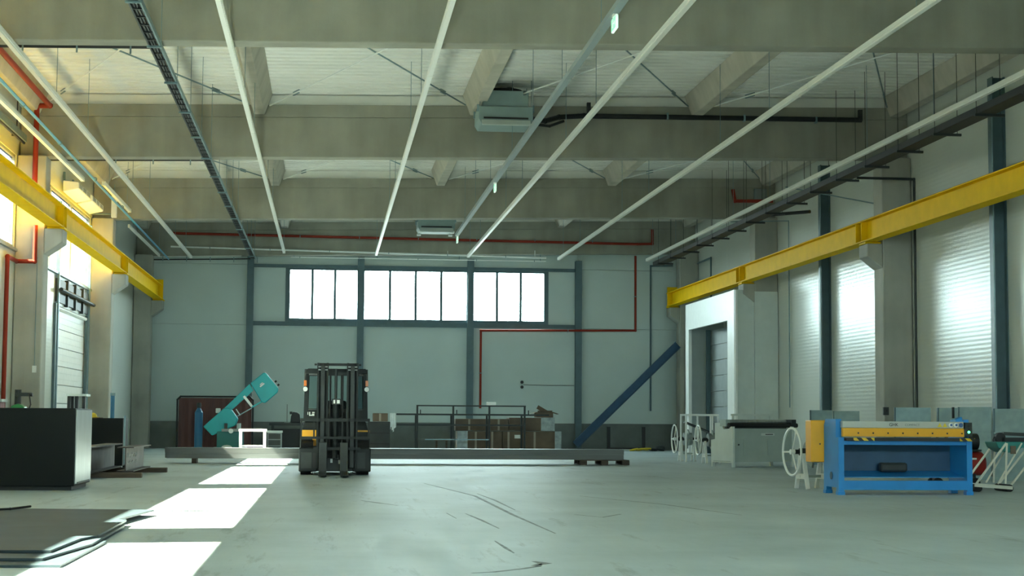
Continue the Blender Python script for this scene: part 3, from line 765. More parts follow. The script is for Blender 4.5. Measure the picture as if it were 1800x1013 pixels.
# crane feed line and wall clutter at the left
p = thing('conductor_rail', 'grey conductor rail on the left wall above the crane runway', 'conductor rail', (-6.29, 31, 6.62))
box(-6.34, 20, 6.66, -6.24, 35.15, 6.80).build('rail_casing', 'galv', p); box(-6.31, 20, 6.62, -6.27, 35.15, 6.659).build('slot', 'black', p)
for yy in (22, 25.6, 29, 32, 34.6): box(XL + .002, yy, 6.70, -6.34, yy + .06, 6.76).build('arm', 'dark', p)
MB().path([(-6.29, 34.3, 7.4), (-6.29, 34.3, 6.80)], .012, 6).build('feed_cable', 'black', p)
p = thing('air_curtain', 'white air curtain housings on the left wall above the sectional door', 'air curtain', (-6.2, 43, 6.4))
for a in (41.0, 43.4):
    q = MB().prism([(XL + .05, 6.42), (XL + .42, 6.50), (XL + .42, 6.66), (XL + .05, 6.70)], 'XZ', a, a + 2.1).build('housing', 'white', p, bevel=.02)
    for k in range(3): box(XL + .424, a + .1 + k * .66, 6.53, XL + .43, a + .6 + k * .66, 6.63).build('grille', 'grey', q)
for a in (41.3, 42.7, 43.7, 45.1): box(XL + .003, a, 6.5, XL + .049, a + .08, 6.95).build('bracket', 'galv', p)

# ------------------------------------------------------------------ grey door porch by the right wall
PXX, PY0, PY1, PZ = 11.38, 46.35, 52.9, 4.72
p = thing('door_porch', 'tall light grey door porch built against the right wall', 'porch', ((PXX + XR) / 2, (PY0 + PY1) / 2, 0))
box(PXX + .004, PY0 + .001, 0, 11.96, PY0 + .08, PZ).build('near_panel', 'machlight', p); box(11.962, PY0 - .08, 0, XR - .02, PY0 - .005, PZ - .04).build('near_panel', 'machlight', p)
box(PXX, PY1 - .08, 0, XR - .02, PY1, PZ).build('far_panel', 'machlight', p)
ox0, ox1, oz = 47.15, 52.35, 3.90
f = MB(); f.box(PXX, PY0, 0, PXX + .10, ox0, PZ); f.box(PXX, ox1, 0, PXX + .10, PY1, PZ); f.box(PXX, ox0, oz, PXX + .10, ox1, PZ)
f.build('door_frame', 'white', p)
box(PXX + .10, PY0 + .08, PZ - .06, XR - .02, PY1 - .08, PZ).build('roof', 'machlight', p)
for k in range(8):
    box(PXX + .72, ox0, .01 + k * .487, PXX + .76, ox1, .48 + k * .487).build('door_section', 'dark' if False else 'grey', p)
for yy in (ox0 + .02, ox1 - .12): box(PXX + .55, yy, 0, PXX + .68, yy + .10, oz).build('guide_rail', 'post', p)
box(PXX + .02, PY0 - .07, 0, PXX + .08, PY0 - .002, PZ).build('corner_trim', 'white', p)

# blue steel beam leaning in the far right corner
mb = MB(); a, b = Vector((8.35, 56.35, .19)), Vector((11.9, 56.48, 3.62))
p = thing('steel_channel', 'blue steel channel leaning diagonally against the far right corner', 'steel channel', (8.35, 56.5, 0))
MB().bar(a, b, .012, .24, (0, 0, 1)).build('web', 'bluesteel', p)
d = (b - a).normalized(); n = d.cross(Vector((0, 1, 0))).normalized()
for s in (-1, 1): MB().bar(a + n * s * .125 + Vector((0, -.05, 0)), b + n * s * .125 + Vector((0, -.05, 0)), .10, .014, (0, 0, 1)).build('flange', 'bluesteel', p)
box(8.05, 56.15, 0.0, 8.62, 56.5, .07).build('foot_plate', 'dark', p)

# wall sockets
p = thing('wall_sockets', 'two small black sockets on the back wall with a thin cable', 'socket', (6.65, 57.45, 2.1))
for z in (2.31, 2.14): MB().tube((6.65, 57.499, z), (6.65, 57.43, z), .055, 12).build('socket', 'black', p)
MB().path([(6.70, 57.48, 2.22), (7.6, 57.48, 2.205), (8.46, 57.48, 2.21)], .008, 5).build('cable', 'dark', p)

# ------------------------------------------------------------------ forklift
def forklift():
    k = .0103
    p = thing('forklift', 'dark grey forklift with enclosed cab standing alone mid-hall, forks towards the camera', 'forklift', (.15, 30.5, 0), local=True)
    X = lambda px: (px - 588) * k
    Z = lambda py: (836.5 - py) * k
    # local: x right, y away from the camera (mast front at y=0), z up
    body = MB()
    body.prism([(X(526), .22), (X(526), Z(772)), (X(534), Z(742)), (X(642), Z(742)), (X(650), Z(772)), (X(650), .22)], 'XZ', .52, 2.3)
    b = body.build('body', 'forkdark', p, bevel=.03)
    MB().prism([(X(530), .18), (X(526), .55), (X(534), 1.0), (X(642), 1.0), (X(650), .55), (X(646), .18)], 'XZ', 2.302, 2.75).build('counterweight', 'forkdark', p, bevel=.06)
    for s in (-1, 1):   # front fenders and wheels
        x0 = X(525) if s < 0 else X(619); x1 = X(557) if s < 0 else X(651)
        f = MB().prism([(x0, .06), (x0, Z(789)), (x1, Z(789)), (x1, .06)], 'XZ', .16, .50).build('front_fender', 'forkdark', p, bevel=.02)
        box(x0 + .04, .148, .12, x1 - .10, .158, Z(797)).build('panel', 'dark', f)
        box((x1 - .075) if s < 0 else (x0 + .02), .15, .13, (x1 - .02) if s < 0 else (x0 + .075), .159, Z(798)).build('slot', 'black', f)
        xc = X(539) if s < 0 else X(637)
        w = MB().tube((xc - .11, .5, .31), (xc + .11, .5, .31), .31, 24).build('front_wheel', 'rubber', p, smooth=True)
        MB().tube((xc + s * .112, .5, .31), (xc + s * .125, .5, .31), .17, 16).build('rim', 'grey', w)
        MB().tube((xc - .09, 2.15, .25), (xc + .09, 2.15, .25), .25, 20).build('rear_wheel', 'rubber', p, smooth=True)
        # orange chassis patches
        ox0, ox1 = (X(527), X(555)) if s < 0 else (X(622), X(649))
        box(ox0, .49, Z(770 if s < 0 else 761), ox1, .519, Z(758)).build('chassis_patch', 'orange', p)
        if s < 0: box(X(548), .48, Z(786), X(555), .516, Z(771)).build('chassis_patch', 'orange', p)
        # cab pillars, lamps
        xp = X(535) if s < 0 else X(642)
        MB().bar((xp, .55, Z(742)), (xp - s * .02, .55, Z(650)), .07, .07).build('cab_pillar', 'forkdark', p)
        MB().bar((xp, 1.75, Z(742)), (xp - s * .02, 1.75, Z(650)), .07, .07).build('cab_pillar', 'forkdark', p)
        MB().bar((xp + s * .01, .5, Z(650)), (xp + s * .02, .5, Z(690)), .03, .03).build('lamp_arm', 'dark', p)
        l = MB().tube((xp + s * .01, .46, Z(685.5)), (xp + s * .01, .53, Z(685.5)), .05, 16).build('headlamp', 'dark', p)
        MB().tube((xp + s * .01, .452, Z(685.5)), (xp + s * .01, .459, Z(685.5)), .044, 16).build('lens', 'lamp', l)
        box(xp + s * .01 - .025, .45, Z(680), xp + s * .01 + .025, .52, Z(670)).build('indicator', 'amber', p)
        # side glass
        wx0, wx1 = (X(540), X(556)) if s < 0 else (X(622), X(637))
        box(wx0, .56, Z(720), wx1, .566, Z(662)).build('side_pane', 'glass', p)
        fr = MB(); t = .014
        for (a0, b0, a1, b1) in ((wx0 - t, Z(720) - t, wx1 + t, Z(720)), (wx0 - t, Z(662), wx1 + t, Z(662) + t), (wx0 - t, Z(720), wx0, Z(662)), (wx1, Z(720), wx1 + t, Z(662))):
            fr.box(a0, .55, b0, a1, .575, b1)
        fr.build('pane_frame', 'black', p)
        box(X(534) if s < 0 else X(626), .53, Z(742) + .0, X(556) if s < 0 else X(643), .56, Z(722)).build('cab_panel', 'forkdark', p)
    MB().prism([(X(534), Z(658)), (X(538), Z(649)), (X(641), Z(649)), (X(644), Z(658))], 'XZ', .45, 1.9).build('cab_roof', 'forkdark', p, bevel=.015)
    box(X(560), .55, Z(720), X(619), .556, Z(660)).build('windscreen', 'glass', p)
    for px in (579, 598): box(X(px) - .012, .53, Z(722), X(px) + .012, .56, Z(660)).build('cab_mullion', 'black', p)
    box(-.22, 1.2, .75, .22, 1.65, .88).build('seat', 'black', p, bevel=.04); box(-.21, 1.6, .88, .21, 1.72, 1.36).build('seat_back', 'black', p, bevel=.04)
    MB().ring((0, .85, 1.18), (0, -.8, .6), .17, .015, 20, 6).build('steering_wheel', 'black', p)
    # mast
    for s in (-1, 1):
        a, b2 = (X(555), X(575)) if s < 0 else (X(607), X(627))
        m = MB(); m.box(a, .05, .12, a + .035, .20, Z(640)); m.box(b2 - .035, .05, .12, b2, .20, Z(640)); m.box(a, .17, .12, b2, .20, Z(640))
        m.build('mast_rail', 'forkdark', p)
        box((a + b2) / 2 - .035, .02, .14, (a + b2) / 2 + .035, .16, Z(646)).build('inner_mast', 'dark', p)
        MB().tube((a + (b2 - a) * .5, .0, Z(655)), (a + (b2 - a) * .5, .05, Z(655)), .04, 12).build('roller', 'dark', p)
        MB().tube(((a if s < 0 else b2) + s * .005, .1, Z(643)), ((a if s < 0 else b2) + s * .05, .1, Z(643)), .018, 8).build('mast_pin', 'dark', p)
        for dz in (0, .055): box(a + .02, .035, Z(648) - dz, b2 - .02, .049, Z(648) - dz + .022).build('mast_bolt_plate', 'grey', p)
    box(X(574), .1, Z(645), X(608), .16, Z(640.5)).build('mast_crosshead', 'forkdark', p)
    box(X(574), .12, Z(662), X(608), .18, Z(656)).build('mast_crossbar', 'forkdark', p)
    MB().tube((0, .1, .3), (0, .1, Z(706)), .055, 14).build('lift_cylinder', 'forkdark', p, smooth=True)
    MB().tube((0, .1, Z(706)), (0, .1, Z(650)), .026, 10).build('piston_rod', 'dark', p, smooth=True)
    q = box(X(581), .02, Z(713), X(597), .045, Z(703)).build('plate', 'dark', p)
    box(X(584), .012, Z(711), X(587), .019, Z(705)).build('plate_mark', 'white', q); box(X(590), .012, Z(711), X(595), .019, Z(705)).build('plate_mark', 'white', q)
    for px in (578, 600): MB().tube((X(px), .05, .45), (X(px), .05, Z(660)), .014, 8).build('hose', 'black', p, smooth=True)
    # carriage and load backrest
    for py, h in ((740, .055), (771, .045), (790, .05)):
        box(X(527 if py != 790 else 550), -.06, Z(py) - h / 2, X(648 if py != 790 else 632), -.01, Z(py) + h / 2).build('carriage_bar', 'forkdark', p)
    for px in (529, 551, 576, 600, 625, 646):
        box(X(px) - .014, -.05, Z(772), X(px) + .014, -.012, Z(740)).build('backrest_bar', 'forkdark', p)
    for px in (567, 603.5):
        f = MB(); f.box(X(px) - .07, -.12, .05, X(px) + .07, -.062, Z(779)); f.hexa([(X(px) - .07, -1.35, .03), (X(px) + .07, -1.35, .03), (X(px) + .07, -.062, .03), (X(px) - .07, -.062, .03)],
                                                                                   [(X(px) - .07, -1.35, .042), (X(px) + .07, -1.35, .042), (X(px) + .07, -.062, .085), (X(px) - .07, -.062, .085)])
        f.build('fork', 'dark', p, bevel=.008)
    box(X(556), .22, .08, X(620), .45, .30).build('front_axle', 'dark', p)
    box(X(552), .5, .06, X(624), .52, .5).build('underbody', 'black', p)
    for (x, z, w) in ((580, 815, 4), (588, 808, 6), (594, 817, 4)): box(X(x), .2, Z(z), X(x + w), .219, Z(z - 7)).build('axle_fitting', 'lamp', p)
    box(X(583), .19, Z(798), X(592), .218, Z(795)).build('axle_light', 'signyellow', p)
    for px in (548, 551.5, 612, 616): MB().tube((X(px), .155, .045), (X(px), .15, .045), .014, 8).build('bolt', 'grey', p)
    # painted white marks on the left cab panel
    mk = MB()
    for (a, b, c, d) in ((536, 726, 540, 731), (541.5, 726, 543.5, 733), (543, 731, 547, 733), (547, 726, 551.5, 728), (546.5, 729, 551, 733)): mk.box(X(a), .522, Z(d), X(b and c), .529, Z(b))
    mk.build('white_marking', 'white', p)
forklift()

# ------------------------------------------------------------------ long steel bundle on pallets
def pallet(x0, y0, x1, y1, z0, label):
    p = thing('pallet', label, 'pallet', ((x0 + x1) / 2, (y0 + y1) / 2, z0), group='pallets under the steel tubes')
    n = 7; w = (y1 - y0) / n
    for k in range(n): box(x0, y0 + k * w + .015, z0 + .095, x1, y0 + (k + 1) * w - .015, z0 + .115).build('deck_board', 'wood', p)
    for k in range(3):
        xx = x0 + k * (x1 - x0 - .16) / 2
        for q in range(3):
            yy = y0 + q * (y1 - y0 - .12) / 2
            box(xx, yy, z0 + .022, xx + .16, yy + .12, z0 + .094).build('block', 'wood', p)
        box(xx, y0, z0, xx + .16, y1, z0 + .02).build('bottom_board', 'wood', p)
pallet(5.74, 38.0, 6.88, 38.95, 0, 'dark wooden pallet under the right end of the long steel tubes')
for x, lab in ((0.6, 'thick timber bearer under the middle of the long steel tubes, behind the forklift'), (-3.0, 'thick timber bearer under the left end of the long steel tubes')):
    tag(box(x, 38.3, 0, x + .10, 38.9, .115).build('timber', 'wood', bevel=.008), lab, 'timber', 'timber bearers under the steel tubes')
def hollow(name, x0, x1, y0, z0, w, h, m):
    t = .008; b = MB()
    b.box(x0, y0, z0, x1, y0 + w, z0 + t); b.box(x0, y0, z0 + h - t, x1, y0 + w, z0 + h)
    b.box(x0, y0, z0 + t, x1, y0 + t, z0 + h - t); b.box(x0, y0 + w - t, z0 + t, x1, y0 + w, z0 + h - t)
    return b.build(name, m)
for row in range(2):
    for k in range(5):
        dx = random.uniform(-.06, .06)
        o = hollow('steel_tube', -3.5 + dx - (0.02 * k), 6.78 + dx, 38.08 + k * .158, .117 + row * .117, .15, .115, 'tube')
        tag(o, 'square steel tube, %s in the %s layer of the floor bundle' % (['frontmost', 'second from the front', 'middle one', 'second from the back', 'rearmost'][k], ('lower', 'upper')[row]), 'steel tube', 'steel tubes in the long bundle')

# ------------------------------------------------------------------ teal band saw and things around it
p = thing('band_saw', 'teal band saw with its bow raised at an angle at the back left', 'band saw', (-2.9, 50.3, 0))
ya, yb = 49.95, 50.30
MB().prism([(-3.60, .76), (-3.34, .50), (-2.66, .80), (-2.60, 1.00), (-2.78, 1.25), (-2.90, 1.32), (-3.02, 1.30)], 'XZ', ya, yb).build('lower_wheel_housing', 'teal', p, bevel=.03)
MB().prism([(-2.26, 2.04), (-1.88, 2.36), (-1.80, 2.34), (-1.44, 1.90), (-1.46, 1.78), (-1.82, 1.46), (-1.92, 1.48)], 'XZ', ya, yb).build('upper_wheel_housing', 'teal', p, bevel=.03)
MB().prism([(-3.00, 1.31), (-2.84, 1.21), (-2.17, 1.83), (-2.29, 2.02)], 'XZ', ya + .08, yb - .06).build('bow', 'teal', p, bevel=.01)
MB().bar((-2.64, 1.08, 0), (-1.86, 1.60, 0), .01, .01)
MB().bar((-2.64, ya + .12, 1.06), (-2.20, ya + .12, 1.32), .004, .03).build('blade', 'galv', p)
MB().bar((-2.20, ya + .10, 1.34), (-1.86, ya + .10, 1.54), .05, .05).build('blade_guard', 'teal', p)
MB().bar((-2.44, ya + .02, 1.66), (-2.20, ya + .02, 1.36), .04, .07).build('guide_arm', 'white', p)
MB().bar((-2.66, ya + .02, 1.28), (-2.54, ya + .02, 1.10), .04, .03).build('guide_arm', 'machlight', p)
MB().bar((-2.50, ya + .3, 1.62), (-2.25, ya + .3, 1.34), .02, .02).build('cylinder', 'dark', p)
box(-3.30, 49.8, .0, -2.35, 50.7, .16).build('foot', 'tealdark', p)
box(-3.20, 49.9, .16, -2.45, 50.6, .62).build('base', 'tealdark', p, bevel=.02)
box(-3.05, 49.7, .621, -2.30, 50.7, .70).build('bed', 'grey', p)
box(-2.98, 49.75, .701, -2.90, 50.65, .86).build('vise_jaw', 'dark', p); box(-2.62, 49.75, .701, -2.54, 50.65, .86).build('vise_jaw', 'machgrey', p)
MB().tube((-2.78, 49.72, .64), (-2.78, 49.66, .64), .07, 14).build('vise_handwheel', 'lamp', p)
box(-3.25, 49.96, 1.16, -3.12, 50.2, 1.30).build('motor_box', 'machlight', p, bevel=.02)
MB().ball((-2.90, 49.8, .16), .12, 10, 6, (1.3, .7, .6)).build('coolant_lid', 'white', p)
mk = MB(); mk.box(-2.00, ya - .008, 1.98, -1.84, ya - .002, 2.02); mk.box(-1.96, ya - .008, 2.03, -1.86, ya - .002, 2.06); mk.xform(Matrix.Translation((-1.9, 0, 2.0)) @ Matrix.Rotation(-.7, 4, 'Y') @ Matrix.Translation((1.9, 0, -2.0)))
mk.build('white_marking', 'white', p)
for (x, z) in ((-1.55, 2.08), (-1.47, 1.98)): MB().tube((x, ya + .1, z), (x + .05, ya + .1, z + .04), .03, 8).build('tension_knob', 'black', p)

p = thing('welding_curtain', 'dark red welding curtain in a rounded black frame behind the band saw', 'curtain', (-3.5, 53.4, 0))
fr = MB()
pts = [(-4.66, 53.4, .02), (-4.66, 53.4, 1.58), (-4.56, 53.4, 1.68), (-2.42, 53.4, 1.68), (-2.32, 53.4, 1.58), (-2.32, 53.4, .02)]
fr.path(pts, .028, 8); fr.build('frame', 'black', p)
cv = MB(); n = 22
for k in range(n):
    a = -4.62 + k * (2.26 / n); b = a + 2.26 / n; ya2 = 53.42 + .025 * math.sin(k * 1.3); yb2 = 53.42 + .025 * math.sin((k + 1) * 1.3)
    cv.hexa([(a, ya2, .10), (b, yb2, .10), (b, yb2 + .006, .10), (a, ya2 + .006, .10)], [(a, ya2, 1.64), (b, yb2, 1.64), (b, yb2 + .006, 1.64), (a, ya2 + .006, 1.64)])
cv.build('curtain_sheet', 'curtain', p)
for x in (-4.66, -2.32): box(x - .04, 53.1, 0, x + .04, 53.7, .03).build('foot', 'black', p)

p = thing('gas_bottle', 'tall blue gas bottle standing in front of the red curtain', 'gas bottle', (-3.93, 52.6, 0))
MB().tube((-3.93, 52.6, 0), (-3.93, 52.6, 1.18), .125, 18).build('bottle', 'gasblue', p, smooth=True)
MB().tube((-3.93, 52.6, 1.18), (-3.93, 52.6, 1.32), .125, 18, .05).build('shoulder', 'gasblue', p, smooth=True)
MB().tube((-3.93, 52.6, 1.32), (-3.93, 52.6, 1.48), .07, 12).build('cap', 'dark', p)

p = thing('roller_table', 'white sunlit roller table in front of the band saw', 'roller table', (-1.97, 45.7, 0))
for x in (-2.30, -1.66):
    for yy in (45.5, 45.95): box(x - .028, yy - .028, 0, x + .028, yy + .028, .66).build('leg', 'white', p)
for yy in (45.5, 45.95): box(-2.34, yy - .02, .661, -1.61, yy + .02, .73).build('side_rail', 'white', p)
for k in range(5): MB().tube((-2.25 + k * .14, 45.52, .70), (-2.25 + k * .14, 45.93, .70), .026, 10).build('roller', 'galv', p, smooth=True)
box(-2.30, 45.93, .25, -1.66, 45.97, .29).build('stretcher', 'white', p)
p = thing('tool_cabinet', 'small grey tool cabinet at the right end of the white roller table', 'cabinet', (-1.52, 49.2, 0))
box(-1.70, 48.95, 0, -1.30, 49.5, .60).build('body', 'grey', p, bevel=.01)
box(-1.72, 48.9, .601, -1.28, 49.55, .66).build('top', 'machlight', p)
for k in range(3): box(-1.67, 48.938, .06 + k * .18, -1.33, 48.949, .21 + k * .18).build('drawer', 'dark', p)
p = thing('work_bench', 'dark workbench with a black vice left of the forklift', 'bench', (-1.2, 51.2, 0))
box(-1.72, 50.9, .80, -.70, 51.6, .88).build('top', 'dark', p)
for x in (-1.66, -.80):
    for yy in (50.95, 51.5): box(x, yy, 0, x + .07, yy + .07, .80).build('leg', 'dark', p)
box(-1.6, 51.5, .1, -.8, 51.53, .7).build('back_panel', 'black', p)
v = MB().prism([(-1.10, .881), (-1.08, 1.08), (-1.02, 1.22), (-.90, 1.20), (-.82, 1.14), (-.80, .881)], 'XZ', 51.0, 51.3).build('vice', 'black', p, bevel=.02)
box(-1.12, 50.98, 1.14, -1.04, 51.32, 1.22).build('jaw', 'dark', v)
MB().tube((-1.2, 51.1, .88), (-1.2, 51.1, 1.44), .008, 6).build('thin_rod', 'dark', p); box(-1.28, 51.05, .881, -1.12, 51.15, .91).build('rod_base', 'grey', p)

# ------------------------------------------------------------------ rack, boxes and bits along the back wall
p = thing('pipe_rack', 'dark tubular steel rack with horizontal rails behind the long steel tubes', 'rack', (4.2, 50, 0))
for x in (2.66, 3.73, 4.81, 5.87):
    MB().bar((x, 50, 0), (x, 50, 1.42), .055, .055).build('post', 'dark', p); MB().bar((x, 50.8, 0), (x, 50.8, 1.18), .055, .055).build('post', 'dark', p)
    MB().bar((x, 50.0, 1.15), (x, 50.8, 1.15), .04, .04).build('cross_bar', 'dark', p)
for z, a, b, h in ((1.42, 2.63, 5.90, .04), (1.16, 2.0, 6.6, .05), (.85, 2.05, 5.90, .05), (.42, 2.9, 4.8, .03)):
    MB().bar((a, 49.96, z), (b, 49.96, z), .04, h).build('rail', 'dark' if z > .5 else 'galv', p)
for x in (2.75, 3.83, 5.98): MB().bar((x, 49.95, 1.18), (x, 49.95, 1.30), .03, .03).build('stop_pin', 'dark', p)
p = thing('white_lamp', 'small white lamp head on the top rail of the pipe rack', 'lamp', (4.86, 50, 1.44))
box(4.72, 49.88, 1.441, 5.00, 50.06, 1.54).build('lamp_head', 'white', p, bevel=.02); box(4.76, 49.868, 1.452, 4.96, 49.879, 1.53).build('lens', 'lamp', p)
cl = MB(); n = 6
for k in range(n):
    a = 1.84 + k * .032; yy = 49.90 - .02 * (k % 2); zb = .70 + .07 * math.sin(k * 1.7)
    cl.hexa([(a, yy, zb), (a + .032, 49.88, zb + .02), (a + .032, 49.89, zb + .02), (a, yy + .01, zb)], [(a, yy, 1.19), (a + .032, 49.88, 1.19), (a + .032, 49.89, 1.19), (a, yy + .01, 1.19)])
tag(cl.build('hanging_cloth', 'cloth'), 'pale cloth hanging from the left end of the pipe rack', 'cloth')
def carton(x0, x1, y0, y1, z0, z1, label, wrap=None, tapes=(), base=True):
    p = thing('cardboard_box', label, 'box', ((x0 + x1) / 2, (y0 + y1) / 2, z0), group='cardboard boxes at the back')
    box(x0, y0, z0, x1, y1, z1).build('carton', 'card', p, bevel=.012)
    for t in tapes: box(t - .03, y0 - .006, z0 + .01, t + .03, y0 - .001, z1 - .01).build('tape', 'tape', p)
    if wrap:
        for (a, b) in wrap: box(a, y0 - .012, z0 + .005, b, y0 - .0065, z1 + .01).build('plastic_wrap', 'film', p)
    return p
carton(3.95, 5.30, 51.0, 51.9, .12, .66, 'long cardboard box with a wrapped left end, lower left of the box stack', [(3.93, 4.25)], (4.5, 5.0))
c2 = carton(5.32, 7.10, 51.0, 51.9, .12, .66, 'large brown cardboard box with a pale taped right end, lower right of the box stack', [(6.92, 7.12)], (5.5, 6.3))
carton(3.88, 5.50, 51.05, 51.85, .68, 1.04, 'flat cardboard box on the upper left of the box stack', None, (4.3, 5.2))
carton(5.52, 6.90, 51.05, 51.85, .68, 1.08, 'cardboard box with a plastic-wrapped right end, upper right of the box stack', [(6.50, 6.92)], (5.9,))
box(5.68, 50.986, .45, 5.88, 50.992, .56).build('paper_label', 'white', c2)
p = thing('open_carton', 'small open brown cardboard box on top of the box stack', 'box', (6.62, 51.4, 1.09))
box(6.36, 51.1, 1.092, 6.88, 51.6, 1.26).build('carton', 'card', p)
MB().bar((6.37, 51.35, 1.26), (6.24, 51.35, 1.20), .5, .012).build('flap', 'card', p); MB().bar((6.87, 51.35, 1.26), (7.05, 51.35, 1.20), .5, .012).build('flap', 'card', p)
MB().bar((6.62, 51.6, 1.255), (6.68, 51.62, 1.36), .45, .012, (0, 1, 0)).build('flap', 'card', p); MB().bar((6.62, 51.1, 1.255), (6.62, 51.05, 1.30), .45, .012, (0, 1, 0)).build('flap', 'card', p)
p = thing('pallet', 'dark pallet under the cardboard box stack', 'pallet', (5.5, 51.4, 0))
for k in range(6): box(3.9, 50.98 + k * .16, .10, 7.1, 51.10 + k * .16, .118).build('deck_board', 'wood', p)
for x in (3.95, 5.4, 6.9):
    for yy in (51.0, 51.4, 51.75): box(x, yy, 0, x + .14, yy + .12, .10).build('block', 'wood', p)
p = thing('dark_crate', 'dark grey steel crate right of the forklift at the back', 'crate', (1.5, 48.4, 0))
box(1.20, 48.05, .05, 1.79, 48.8, .94).build('body', 'dark', p, bevel=.015)
for x in (1.22, 1.69): box(x, 48.06, 0, x + .08, 48.79, .049).build('runner', 'black', p)
for z in (.3, .6): box(1.22, 48.035, z, 1.77, 48.049, z + .03).build('rib', 'black', p)
carton(1.30, 1.72, 48.1, 48.6, .945, 1.18, 'small cardboard box on top of the dark steel crate', None, (1.5,))
p = thing('small_stool', 'small brown stool under the lower rail of the pipe rack', 'stool', (3.4, 50.3, 0))
box(3.2, 50.15, .38, 3.62, 50.5, .42).build('seat', 'card', p)
for x in (3.24, 3.54):
    for yy in (50.18, 50.44): box(x, yy, 0, x + .04, yy + .04, .38).build('leg', 'wood', p)
box(3.26, 50.17, .12, 3.56, 50.2, .15).build('stretcher', 'wood', p)
p = thing('goal_frame', 'low dark U-shaped steel frame standing against the back wall', 'frame', (10.06, 56.2, 0))
for x in (9.46, 10.66): box(x - .05, 56.15, .1, x + .05, 56.25, .80).build('upright', 'black', p)
box(9.41, 56.1, .05, 10.71, 56.3, .10).build('base_bar', 'black', p); box(9.41, 56.02, .01, 10.71, 56.098, .05).build('base_edge', 'machlight', p)
p = thing('strap_heap', 'small heap of yellow straps and rope on the floor by the back wall', 'straps', (10.7, 55.5, 0))
for k in range(5): MB().ring((10.2 + k * .22, 55.5 + .05 * (k % 2), .045 + .012 * (k % 3)), (.1 * k - .2, .15, 1), .13, .03, 16, 6).build('coil', 'signyellow' if k < 3 else 'dark', p)
MB().ball((11.1, 55.5, .10), .12, 10, 6, (1.4, 1, .8)).build('rope_bundle', 'dark', p)

# ------------------------------------------------------------------ left foreground
p = thing('black_cabinet', 'large black steel cabinet with a bright side at the left edge', 'cabinet', (-4.5, 24.7, 0))
box(-5.6, 23.92, .06, -3.475, 25.5, 1.14).build('body', 'cabinet', p, bevel=.012)
box(-3.474, 23.95, .09, -3.462, 25.47, 1.12).build('side_sheet', 'brushed', p)
box(-5.5, 24.0, 0, -3.52, 25.42, .059).build('base', 'black', p)
box(-3.461, 24.1, .09, -3.452, 25.3, .11).build('lower_lip', 'dark', p)
p = thing('steel_rack', 'small dark and white open frame standing behind the black cabinet', 'rack', (-3.89, 26.8, 0))
for x in (-3.975, -3.86, -3.75): box(x - .022, 26.6, 0, x + .022, 26.7, 1.34).build('upright', 'black', p)
box(-4.01, 26.58, 1.341, -3.71, 27.05, 1.375).build('top_board', 'machlight', p); box(-3.92, 26.8, .9, -3.80, 26.84, 1.34).build('back_board', 'machlight', p)
for yy in (26.95,): box(-3.99, yy, 0, -3.95, yy + .06, 1.34).build('rear_upright', 'black', p)
p = thing('bench_drill', 'small green and black bench drill with a hanging cable behind the black cabinet', 'bench drill', (-5.1, 29, 0))
box(-5.35, 28.8, 0, -4.95, 29.2, 1.06).build('stand', 'black', p)
MB().prism([(-5.30, 1.061), (-5.25, 1.20), (-5.14, 1.24), (-5.04, 1.18), (-5.02, 1.061)], 'XZ', 28.85, 29.15).build('base', 'green', p, bevel=.02)
MB().tube((-5.17, 29, 1.2), (-5.17, 29, 1.47), .055, 12).build('column', 'dark', p); box(-5.2, 28.9, 1.36, -4.98, 29.08, 1.42).build('arm', 'dark', p)
MB().tube((-4.99, 29, 1.39), (-4.93, 29, 1.39), .035, 10).build('handle', 'black', p)
MB().path([(-4.97, 28.95, 1.36), (-4.95, 28.95, 1.22), (-5.0, 28.95, 1.08)], .012, 6).build('cable', 'black', p)
p = thing('red_box', 'dark red equipment box with white top at the left edge, behind the black cabinet', 'box', (-5.5, 29, 0))
box(-5.75, 28.8, 0, -5.42, 29.2, 1.26).build('body', 'redtank', p); box(-5.78, 28.75, 1.261, -5.38, 29.25, 1.31).build('lid', 'machlight', p)
for x in (-5.58, -5.46): box(x, 28.78, .9, x + .04, 28.798, 1.25).build('bar', 'black', p)

def ibeam(x, y0, y1, z0, h, w, label, chalk=False):
    p = thing('steel_i_beam', label, 'steel beam', (x, (y0 + y1) / 2, z0), group='rusty steel beams at the left')
    box(x - w / 2, y0, z0, x + w / 2, y1, z0 + .018).build('bottom_flange', 'rust', p)
    box(x - w / 2, y0, z0 + h - .018, x + w / 2, y1, z0 + h).build('top_flange', 'rust', p)
    box(x - .009, y0, z0 + .018, x + .009, y1, z0 + h - .018).build('web', 'rust', p)
    if chalk:
        c = MB()
        for k in range(7):
            yy = y0 + .15 + k * .22
            c.bar((x + .0105, yy, z0 + .24 + .05 * (k % 2)), (x + .0105, yy + .15, z0 + .31 - .04 * (k % 3)), .002, .025, (1, 0, 0)); c.bar((x + .0105, yy, z0 + .14), (x + .0105, yy + .17, z0 + .15 + .03 * (k % 2)), .002, .018, (1, 0, 0))
        c.build('chalk_marks', 'white', p)
ibeam(-3.98, 28.2, 32.4, .09, .44, .30, 'dark steel I-beam lying on timbers behind the black cabinet')
ibeam(-3.42, 29.4, 32.2, .09, .42, .28, 'steel I-beam with white chalk marks on its web, end towards the camera', True)
for (x0, x1, yy, lab) in ((-4.5, -3.1, 29.0, 'thick timber under the near ends of the steel beams'), (-4.2, -2.95, 31.9, 'thick timber under the far ends of the steel beams')):
    tag(box(x0, yy, 0, x1, yy + .16, .088).build('timber', 'wood', bevel=.008), lab, 'timber', 'timbers under the steel beams')
p = thing('steel_bin', 'dark steel bin behind the rusty beams at the left', 'bin', (-4.35, 34, 0))
